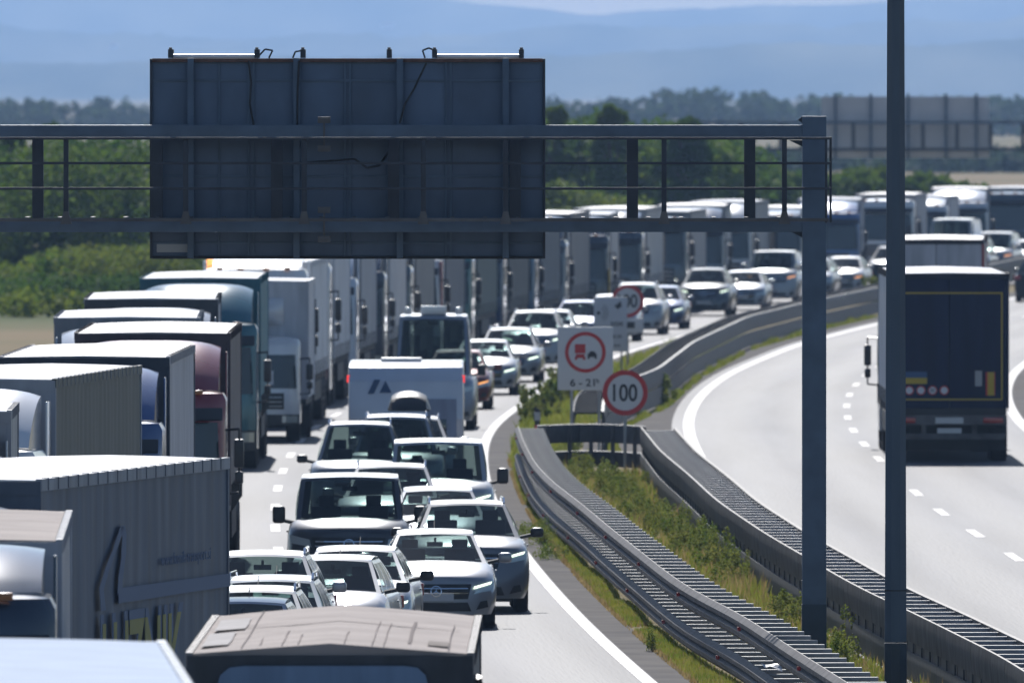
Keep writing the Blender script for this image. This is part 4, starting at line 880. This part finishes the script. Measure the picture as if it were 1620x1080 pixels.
for pts in ([(392, 96), (396, 130), (394, 165), (400, 198)], [(472, 96), (470, 140), (469, 200)], [(674, 100), (655, 140), (640, 165), (632, 195)], [(478, 258), (560, 252), (580, 266), (600, 262), (614, 240)]):
    q = M(); q.tube([(gx(a_)-GX, .78, gz(b_)) for a_, b_ in pts], .014); link('cable', q.mesh('cable'), MT['black'], g)
# lamp post in the median
lp = empty('lamp_post', (X(1417, 250), 250, 0)); tag(lp, 'tall dark blue-grey lamp post standing in the median, cut off by the top edge', 'lamp post')
q = M(); q.bar((0, 0, 1.06), (0, 0, 12), .148, 8, .105); link('shaft', q.mesh('shaft'), MT['pole'], lp)
q = M(); q.bar((0, 0, 0), (0, 0, 1.04), .152, 8, .150); q.box(-.22, .22, -.22, .22, 0, .03); link('base_sleeve', q.mesh('base_sleeve'), MT['pole_d'], lp)
q = M(); q.bar((0, 0, 1.695), (0, 0, 1.71), .149, 8, .149); link('collar_ring', q.mesh('collar_ring'), MT['black'], lp)
q = M(); q.tube([(0, 0, 11.9), (0, -.5, 12.3), (0, -1.6, 12.5)], .05, 6); i_ = link('arm', q.mesh('arm'), MT['pole'], lp)
q = M(); q.box(-.16, .16, -2.3, -1.5, 12.42, 12.56); link('lamp_head', q.mesh('lamp_head', bevel=.03), MT['galv'], i_)
# far gantry
D2 = 1100.0; s2 = FPX/D2
def hx(px): return (px-810)/s2
def hz(py): return CH-(py-YH)/s2
g2 = empty('sign_gantry', (hx(1700), D2, 0)); tag(g2, 'distant gantry with pale grey board backs beyond the lamp post', 'gantry'); H0 = hx(1700)
def hpart(name, x0, x1, y0, y1, z0, z1, mt):
    q = M(); q.box(x0-H0, x1-H0, y0, y1, z0, z1); link(name, q.mesh(name), MT[mt], g2)
hpart('leg', hx(1695), hx(1706), -.2, .2, 0, hz(185), 'gantry'); hpart('leg', hx(1097), hx(1107), -.2, .2, 0, hz(187), 'gantry_d')
hpart('upper_chord', hx(1107), hx(1695), -.2, .2, hz(196), hz(191), 'gantry'); hpart('lower_chord', hx(1107), hx(1695), -.2, .2, hz(239), hz(234), 'gantry_d')
e2 = [1299, 1322, 1378, 1437, 1497, 1545, 1566]
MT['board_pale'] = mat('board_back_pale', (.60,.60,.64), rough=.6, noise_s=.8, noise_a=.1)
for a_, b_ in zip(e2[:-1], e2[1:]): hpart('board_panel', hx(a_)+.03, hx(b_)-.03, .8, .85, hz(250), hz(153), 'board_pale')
for px in (1322, 1378, 1437, 1497, 1545): hpart('board_rib', hx(px-2), hx(px+2), .6, .78, hz(251), hz(148), 'gantry')
for px in (1350, 1408, 1460, 1514, 1567, 1618, 1235, 1172): hpart('truss_post', hx(px-3), hx(px+3), -.15, .15, hz(234), hz(196), 'gantry_d')

# ------------------------------------------------------------------ traffic signs
def sign_root(name, px, dd, label): o = empty(name, (X(px, dd), dd, 0)); return tag(o, label, 'traffic sign')
def disc(par, cx, cz, r, y, mt, name, th=.004, n=40, sq=1.0):
    q = M(); q.bar((cx, y, cz), (cx, y-th, cz), r, n); return link(name, q.mesh(name), MT[mt], par)
def ringo(par, cx, cz, r0, r1, y, mt, name):
    q = M(); n = 48
    q.add([(cx+r*math.cos(2*math.pi*k/n), yy, cz+r*math.sin(2*math.pi*k/n)) for (r, yy) in ((r1, y), (r0, y), (r0, y-.006), (r1, y-.006)) for k in range(n)], [(j*n+k, j*n+(k+1) % n, ((j+1) % 4)*n+(k+1) % n, ((j+1) % 4)*n+k) for j in range(4) for k in range(n)])
    return link(name, q.mesh(name), MT[mt], par)
def lettering(par, body, cx, cz, w_, h_, y, mt='sign_black', bold=True, name='lettering'):
    return link(name, fit(text_mesh(body, 1, .002, bold), w_, h_), MT[mt], par, (cx, y, cz), (math.pi/2, 0, 0))
# near round 100
dd = 408.0; s_ = FPX/dd
def zz(py, dd): return CH-(py-YH)*dd/FPX
o = sign_root('speed_limit_sign', 989, dd, 'round red-rimmed 100 sign standing in front of the median crossing'); zc = zz(621, dd)
q = M(); q.bar((0, .03, 0), (0, .03, zc+.4), .035, 8); link('post', q.mesh('post'), MT['sign_back'], o)
disc(o, 0, zc, .46, -.005, 'sign_white', 'sign_face', .02); ringo(o, 0, zc, .365, .465, -.025, 'sign_red', 'red_ring')
lettering(o, '100', 0, zc, .50, .36, -.03)
# no overtaking for lorries 6 - 21h
dd = 420.0; o = sign_root('no_overtaking_sign', 926, dd, 'square white no-overtaking-for-lorries sign reading 6 - 21h'); ztop, zbot = zz(517, dd), zz(617, dd); zc = zz(557, dd)
q = M(); q.box(-.585, .585, -.03, -.005, zbot, ztop); link('sign_face', q.mesh('sign_face', bevel=.008), MT['sign_white'], o)
for px in (-.29, .29): q = M(); q.bar((px, .03, 0), (px, .03, ztop-.05), .03, 8); link('post', q.mesh('post'), MT['sign_back'], o)
ringo(o, 0, zc, .355, .43, -.032, 'sign_red', 'red_ring')
q = M(); q.box(-.22, .0, -.04, -.033, zc-.02, zc+.17); q.box(-.20, -.02, -.04, -.033, zc-.12, zc-.04); q.box(-.22, -.17, -.04, -.033, zc-.16, zc-.10); q.box(-.05, .0, -.04, -.033, zc-.16, zc-.10); link('lorry_symbol', q.mesh('lorry_symbol'), MT['sign_red'], o)
q = M(); q.prism([(.05, zc-.10), (.05, zc-.03), (.07, zc-.03), (.10, zc+.02), (.19, zc+.02), (.22, zc-.03), (.24, zc-.03), (.24, zc-.10)], -.04, -.033); q.box(.05, .09, -.04, -.033, zc-.14, zc-.095); q.box(.20, .24, -.04, -.033, zc-.14, zc-.095); link('car_symbol', q.mesh('car_symbol'), MT['sign_black'], o)
lettering(o, '6 - 21', -.06, zz(605, dd), .52, .16, -.034); lettering(o, 'h', .26, zz(602, dd), .06, .10, -.034)
# camera panel
dd = 545.0; o = sign_root('camera_sign', 966, dd, 'tall white speed camera panel with arcs and small print behind the no-overtaking sign'); zt, zb_ = zz(470, dd), zz(556, dd)
q = M(); q.box(-.46, .45, -.03, -.005, zb_, zt); link('sign_face', q.mesh('sign_face', bevel=.008), MT['sign_white'], o)
for px in (-.3, .3): q = M(); q.bar((px, .03, 0), (px, .03, zt-.05), .03, 8); link('post', q.mesh('post'), MT['sign_back'], o)
q = M(); q.bar((-.33, -.036, zz(495, dd)), (-.33, -.032, zz(495, dd)), .05, 10)
for r in (.14, .20, .26):
    pts = [(-.33+r*math.cos(a_), -.034, zz(495, dd)+r*math.sin(a_)) for a_ in [(-1+.25*k) for k in range(9)]]; q.tube(pts, .008, 4)
link('radar_arcs', q.mesh('radar_arcs'), MT['sign_black'], o)
q = M(); q.box(.12, .30, -.036, -.032, zz(486, dd), zz(482, dd)); q.prism([(.14, zz(484, dd)), (.26, zz(476, dd)), (.30, zz(480, dd)), (.2, zz(490, dd))], -.036, -.032); link('camera_symbol', q.mesh('camera_symbol'), MT['sign_black'], o)
lettering(o, 'RADAR', .18, zz(512, dd), .34, .12, -.034); lettering(o, '0-24', .18, zz(532, dd), .24, .09, -.034); lettering(o, 'km', .18, zz(546, dd), .16, .08, -.034)
# far round 100 with plate
dd = 566.0; o = sign_root('speed_limit_sign', 993, dd, 'round red-rimmed sign partly hidden by the camera panel, with a small plate below'); zc = zz(476, dd)
q = M(); q.bar((0, .03, 0), (0, .03, zc+.4), .035, 8); link('post', q.mesh('post'), MT['sign_back'], o)
disc(o, 0, zc, .46, -.005, 'sign_white', 'sign_face', .02); ringo(o, 0, zc, .365, .465, -.025, 'sign_red', 'red_ring'); lettering(o, '100', 0, zc, .56, .38, -.03)
q = M(); q.box(-.4, .45, -.03, -.005, zz(526, dd), zz(504, dd)); pl = link('plate', q.mesh('plate', bevel=.006), MT['sign_white'], o)
q = M(); q.box(-.10, .20, -.038, -.032, zz(519, dd), zz(509, dd)); link('lorry_symbol', q.mesh('lorry_symbol'), MT['sign_black'], pl)

# ------------------------------------------------------------------ vegetation
def quads(cent, size, up=.3, name='foliage', aspect=1.0):
    n = len(cent); nrm = rng.normal(size=(n, 3)); nrm[:, 2] = np.abs(nrm[:, 2])+up; nrm /= np.linalg.norm(nrm, axis=1)[:, None]
    t = np.cross(nrm, rng.normal(size=(n, 3))); t /= np.linalg.norm(t, axis=1)[:, None]; bt_ = np.cross(nrm, t)
    sz = (size*(.6+.8*rng.random(n)))[:, None]
    t = t*sz*.5; bt_ = bt_*sz*.5*aspect
    V = np.stack([cent-t, cent+bt_, cent+t, cent-bt_], 1).reshape(-1, 3)
    me = bpy.data.meshes.new(name); me.vertices.add(4*n); me.vertices.foreach_set('co', V.astype(np.float32).ravel())
    me.loops.add(4*n); me.loops.foreach_set('vertex_index', np.arange(4*n, dtype=np.int32))
    me.polygons.add(n); me.polygons.foreach_set('loop_start', np.arange(0, 4*n, 4, dtype=np.int32))
    me.update(); me.validate(); me.materials.append(None)
    return me
def blobs(cs, n, squash=.8):
    """cs: list of (x,y,z,r); leaves lie mostly in the outer shell of every clump"""
    cs = np.array(cs, float); w_ = cs[:, 3]**2; idx = rng.choice(len(cs), n, p=w_/w_.sum())
    v = rng.normal(size=(n, 3)); v /= np.linalg.norm(v, axis=1)[:, None]
    r = cs[idx, 3]*(.55+.5*rng.random(n))*(1+.18*np.sin(v[:, 0]*5+idx)+.15*np.sin(v[:, 2]*7+idx*2))
    p = cs[idx, :3]+v*r[:, None]*np.array([1, 1, squash]); return p[p[:, 2] > .02]
def wood(name, label, px0, px1, d0, d1, ytop, mt, n, r=(1.2, 2.2), leaf=.34, cat='woodland', nb=None):
    cs = []
    for k in range(nb or int(3.0*n/1000)+40):
        dd = random.uniform(d0, d1); px = random.uniform(px0, px1); x = X(px, dd)
        yt = float(np.interp(px, [c[0] for c in ytop], [c[1] for c in ytop])); zt = CH-(yt-YH)*dd/FPX
        rr = random.uniform(*r); zt *= .86+.14*noise.noise(Vector((x*.35, dd*.05, 1)))+.06*random.random()
        z = (zt-rr*.9) if random.random() < .45 else random.uniform(0, max(.3, zt-rr))
        cs.append((x, dd, max(.2, z), rr))
    o = link(name, quads(blobs(cs, n), leaf, name=name), MT[mt]); tag(o, label, cat, kind='stuff')
def tree(px, dd, ytop, wpx, mt, label, n=5000, leaf=.3):
    sc_ = FPX/dd; h = CH-(ytop-YH)/sc_; rw = wpx/sc_/2
    o = empty('tree', (X(px, dd), dd, 0)); tag(o, label, 'tree', 'trees standing out of the wood')
    q = M(); q.bar((0, 0, 0), (.1, 0, h*.5), .22, 7, .13)
    for k in range(6):
        a_ = k*1.1; q.bar((.06, 0, h*(.3+.04*k)), (rw*.6*math.cos(a_), rw*.6*math.sin(a_), h*(.62+.04*k)), .08, 5, .03)
    link('trunk', q.mesh('trunk'), MT['bark'], o)
    cs = []
    for k in range(26):
        a_ = random.random()*6.28; t = random.random(); e = rw*.72*math.sin(math.pi*min(.95, .15+.85*t))**.7*random.random()**.4
        cs.append((e*math.cos(a_), e*math.sin(a_), h*(.30+.60*t), rw*random.uniform(.22, .42)))
    c_ = blobs(cs, n); c_[:, 2] = np.minimum(c_[:, 2], h*(1+.0*c_[:, 2])+.1*rng.random(len(c_)))
    link('crown', quads(c_, leaf), MT[mt], o)
wood('left_wood', 'dense green wood behind the lorries under the left of the gantry', -500, 700, 800, 850, [(-500, 200), (0, 204), (60, 192), (150, 198), (240, 190), (700, 200)], 'leafG', 90000, leaf=.24)
wood('left_wood_dark', 'darker trees mixed into the wood behind the lorries', -500, 700, 806, 850, [(-500, 205), (0, 210), (240, 200), (700, 205)], 'leafD', 60000)
wood('left_shrubs', 'bright green shrubs at the foot of the left wood', -300, 640, 765, 790, [(-300, 420), (20, 415), (80, 385), (240, 372), (400, 385), (640, 400)], 'leafB', 60000, r=(.6, 1.2), leaf=.17, cat='shrubs')
wood('left_rough', 'brownish bushes along the left rim of the queue', -300, 400, 700, 720, [(-300, 505), (0, 500), (200, 480), (400, 440)], 'leafB', 9000, r=(.4, .8), leaf=.22, cat='shrubs')
wood('left_shrubs_dark', 'dark undergrowth at the left rim beside the road', -300, 330, 752, 764, [(-300, 440), (0, 450), (140, 445), (330, 430)], 'leafD', 20000, r=(.5, 1.0), leaf=.17, cat='shrubs')
wood('centre_wood', 'olive green trees behind the queue right of the sign board', 640, 1215, 960, 1040, [(640, 190), (860, 160), (900, 176), (960, 165), (1000, 180), (1080, 172), (1160, 185), (1190, 215), (1215, 260)], 'leafD', 60000, r=(1.0, 2.0), leaf=.28)
wood('centre_wood_light', 'lighter trees mixed into the wood right of the sign board', 640, 1190, 955, 1000, [(640, 190), (860, 168), (960, 175), (1080, 182), (1150, 200), (1190, 250)], 'leafG', 22000, r=(.8, 1.6))
wood('centre_shrubs', 'sunlit bushes over the lorry roofs in the middle', 820, 1010, 915, 935, [(820, 300), (870, 272), (930, 280), (985, 292), (1010, 305)], 'leafB', 12000, r=(.5, 1.0), leaf=.26, cat='shrubs')
wood('right_shrubs', 'bright green scrub beyond the lorries either side of the gantry leg', 1010, 1410, 1000, 1040, [(1010, 290), (1060, 270), (1200, 255), (1300, 268), (1340, 252), (1410, 258)], 'leafG', 32000, r=(.5, 1.1), leaf=.3, cat='shrubs')
wood('right_shrubs_low', 'low olive scrub right of the lamp post', 1400, 1700, 1010, 1050, [(1400, 258), (1480, 264), (1550, 272), (1570, 290), (1700, 300)], 'leafG', 24000, r=(.4, .9), leaf=.3, cat='shrubs')
wood('far_treeline', 'distant dark line of trees under the far gantry', 1200, 2400, 1900, 2000, [(1200, 235), (1430, 232), (1620, 236), (2400, 236)], 'leafFar', 40000, r=(1.2, 2.4), leaf=.8, cat='treeline', nb=420)
wood('misty_treeline', 'hazy blue line of trees at the foot of the hills', -1500, 3200, 3300, 3600, [(-1500, 148), (0, 152), (240, 150), (700, 150), (1010, 148), (1040, 136), (1090, 130), (1130, 138), (1190, 132), (1230, 146), (1560, 150), (1600, 142), (3200, 150)], 'leafFar', 70000, r=(2.0, 4.0), leaf=1.3, cat='treeline', nb=700)
tree(85, 845, 178, 100, 'leafD', 'dark round-topped tree above the gantry beam near the left rim')
tree(195, 850, 184, 70, 'leafB', 'lighter tree with spiky top left of the sign board')
tree(20, 840, 196, 80, 'leafG', 'low green tree at the left rim behind the gantry')
tree(880, 950, 150, 70, 'leafG', 'green tree directly right of the sign board')
tree(968, 948, 148, 80, 'leafG', 'feathery light green tree above the gantry beam')
tree(1085, 950, 172, 110, 'leafD', 'broad dark tree above the gantry beam left of its leg')
# grass and weeds in the median
def blades(n, d0, d1, fa, fb, hmin, hmax, wd, name, label, mt, dens=None, lean=.25):
    dd = d0+(d1-d0)*rng.random(n)**1.0; u = rng.random(n); a_ = fa(dd); b_ = fb(dd); x = a_+(b_-a_)*u
    k = np.array([noise.noise(Vector((float(p)*.9, float(q_)*.14, 0))) for p, q_ in zip(x[::1], dd[::1])])
    keep = k > -.25+.3*rng.random(n)-.15
    x, dd, k = x[keep], dd[keep], k[keep]; n = len(x)
    h = hmin+(hmax-hmin)*rng.random(n)**2*(.7+k)
    th = rng.random(n)*6.28; w2 = wd*(.6+.8*rng.random(n))
    bx, by = np.cos(th)*w2/2, np.sin(th)*w2/2; lx, ly = rng.normal(size=n)*lean*h, rng.normal(size=n)*lean*h
    V = np.stack([np.stack([x-bx, dd-by, np.full(n, -.02)], 1), np.stack([x+bx, dd+by, np.full(n, -.02)], 1), np.stack([x+lx, dd+ly, h], 1)], 1).reshape(-1, 3)
    me = bpy.data.meshes.new(name); me.vertices.add(3*n); me.vertices.foreach_set('co', V.astype(np.float32).ravel())
    me.loops.add(3*n); me.loops.foreach_set('vertex_index', np.arange(3*n, dtype=np.int32)); me.polygons.add(n); me.polygons.foreach_set('loop_start', np.arange(0, 3*n, 3, dtype=np.int32))
    me.update(); me.materials.append(None)
    tag(link(name, me, MT[mt]), label, 'grass', kind='stuff')
blades(45000, 190, 430, lambda d: LL(d)+.55, lambda d: np.maximum(PA(d)+.05, LL(d)+.7), .03, .13, .035, 'dry_verge_grass', 'straw coloured dry grass among the green of the verge', 'grassB')
blades(20000, 190, 412, lambda d: PA(d)+.6, lambda d: PB(d)-.05, .08, .45, .03, 'dry_median_grass', 'dry brown stalks between the two guardrails', 'grassB')
fe = lambda d: LL(d)+.62
blades(90000, 190, 430, fe, lambda d: np.maximum(PA(d)+.05, LL(d)+.7), .04, .16, .03, 'verge_grass', 'short dry yellow-green grass between road edge and guardrail', 'grassA')
blades(60000, 190, 412, lambda d: PA(d)+.6, lambda d: PB(d)-.05, .08, .35, .035, 'median_grass', 'rough grass between the two guardrails', 'grassA')
blades(26000, 425, 640, fe, lambda d: PC(d)-.1, .06, .3, .06, 'far_median_grass', 'grass along the queue side of the far guardrail', 'grassA')
blades(14000, 425, 720, lambda d: PC(d)+.75, lambda d: np.maximum(RR(d)-1.7, PC(d)+.9), .05, .22, .05, 'far_shoulder_grass', 'grass strip on the free side of the far guardrail', 'grassA')
def weeds(spec, name, label, mt, leaf=.05):
    cs = []
    for (px, py, h, r, n_) in spec:
        x, dd = at(px, py, 0)
        for k in range(n_*4): 
            a_ = random.random()*6.28; e = random.random()*r; cs.append((x+e*math.cos(a_), dd+e*8*math.sin(a_), h*random.uniform(.05, 1.0), random.uniform(.03, .10)))
    tag(link(name, quads(blobs(cs, 70*len(cs), 1.9), leaf, up=0, aspect=.5, name=name), MT[mt]), label, 'weeds', kind='stuff')
weeds([(905, 740, .5, .4, 8), (925, 765, .5, .5, 10), (955, 790, .6, .5, 10), (985, 800, .6, .5, 10), (1010, 830, .5, .5, 10), (1050, 850, .6, .5, 12), (1080, 880, .7, .5, 14), (1110, 885, .6, .45, 12), (1130, 905, .6, .5, 12), (1165, 930, .5, .4, 8), (1240, 990, .5, .3, 8), (1340, 1010, .8, .2, 8), (1355, 1030, .6, .25, 8), (1330, 1060, .5, .25, 8)], 'tall_weeds', 'tall green weeds growing between the guardrails', 'weed')
weeds([(860, 655, .6, .6, 12), (875, 640, .6, .5, 10), (893, 632, .7, .4, 10), (840, 668, .4, .4, 6), (1045, 640, .7, .4, 12), (1030, 632, .6, .4, 8)], 'sign_weeds', 'green bushes around the foot of the signs', 'weed', .09)
weeds([(850, 850, .22, .35, 8), (860, 862, .24, .3, 6), (848, 800, .2, .3, 6), (1031, 1030, .26, .03, 2), (870, 885, .2, .3, 5)], 'verge_weeds', 'dark green weeds on the grass verge by the queue', 'weed', .04)
weeds([(1385, 480, .9, .5, 14), (1398, 470, .9, .5, 10)], 'barrier_bush', 'green bush at the far guardrail left of the lamp post', 'weed', .12)
# litter caught on the guardrail
q = M(); q.grid(lambda u, v: (.25*u, .2*v, .03*math.sin(5*u)*math.cos(4*v)), 4, 3); tag(link('plastic_sheet', q.mesh('plastic_sheet', solid=False), MT['sign_white'], None, (X(1210, 258), 258, .50), (.3, .1, .3)), 'crumpled pale plastic sheet caught on the lower rail of the dark guardrail', 'litter')

# houses on the hillside
for (px, py, dd, wd, lab) in ((613, 41, 8000, 7, 'white house high on the distant hillside above the board'), (180, 79, 7900, 4, 'small pale house on the misty slope left of the board'), (114, 82, 7900, 5, 'pale house furthest left on the misty slope'), (1548, 90, 7000, 3, 'tiny pale house on the slope right of the lamp post')):
    best = None
    for yy in range(13000, 25000, 40):
        for hb in HILLS:
            ok, hit, _, _ = hb.ray_cast(Vector((X(px, yy), yy, 900)), Vector((0, 0, -1)))
            if ok and hit.z > 0:
                e = abs(YH+(CH-hit.z)*FPX/yy-py)
                if best is None or e < best[0]-.3: best = (e, yy, hit.z)
    if best is None: continue
    dd = best[1]; o = empty('house', (X(px, dd), dd, best[2]-.5)); wd = wd*dd/9500; z_ = dd/14000; tag(o, lab, 'house')
    q = M(); q.box(-wd/2, wd/2, 0, 6, -3, 3.4*z_); link('wall', q.mesh('wall'), MT['wall'], o)
    q = M(); q.prism([(-wd/2-.3, 3.4*z_), (wd/2+.3, 3.4*z_), (0, 5.2*z_)], -.3, 6.3); link('roof', q.mesh('roof'), MT['tile'], o)

# ------------------------------------------------------------------ haze
q = M(); q.box(-5000, 5000, -60, 27000, -1.2, 190)
hz_ = bpy.data.materials.new('haze_air'); hz_.use_nodes = True; n_ = hz_.node_tree.nodes; n_.remove(n_['Principled BSDF'])
pv = n_.new('ShaderNodeVolumePrincipled'); pv.inputs['Color'].default_value = (.41, .63, 1, 1); pv.inputs['Density'].default_value = .00007; pv.inputs['Anisotropy'].default_value = .2
hz_.node_tree.links.new(pv.outputs[0], n_['Material Output'].inputs['Volume'])
hazeo = tag(link('haze', q.mesh('haze'), hz_), 'pale blue air haze over the plain', 'haze', kind='stuff')
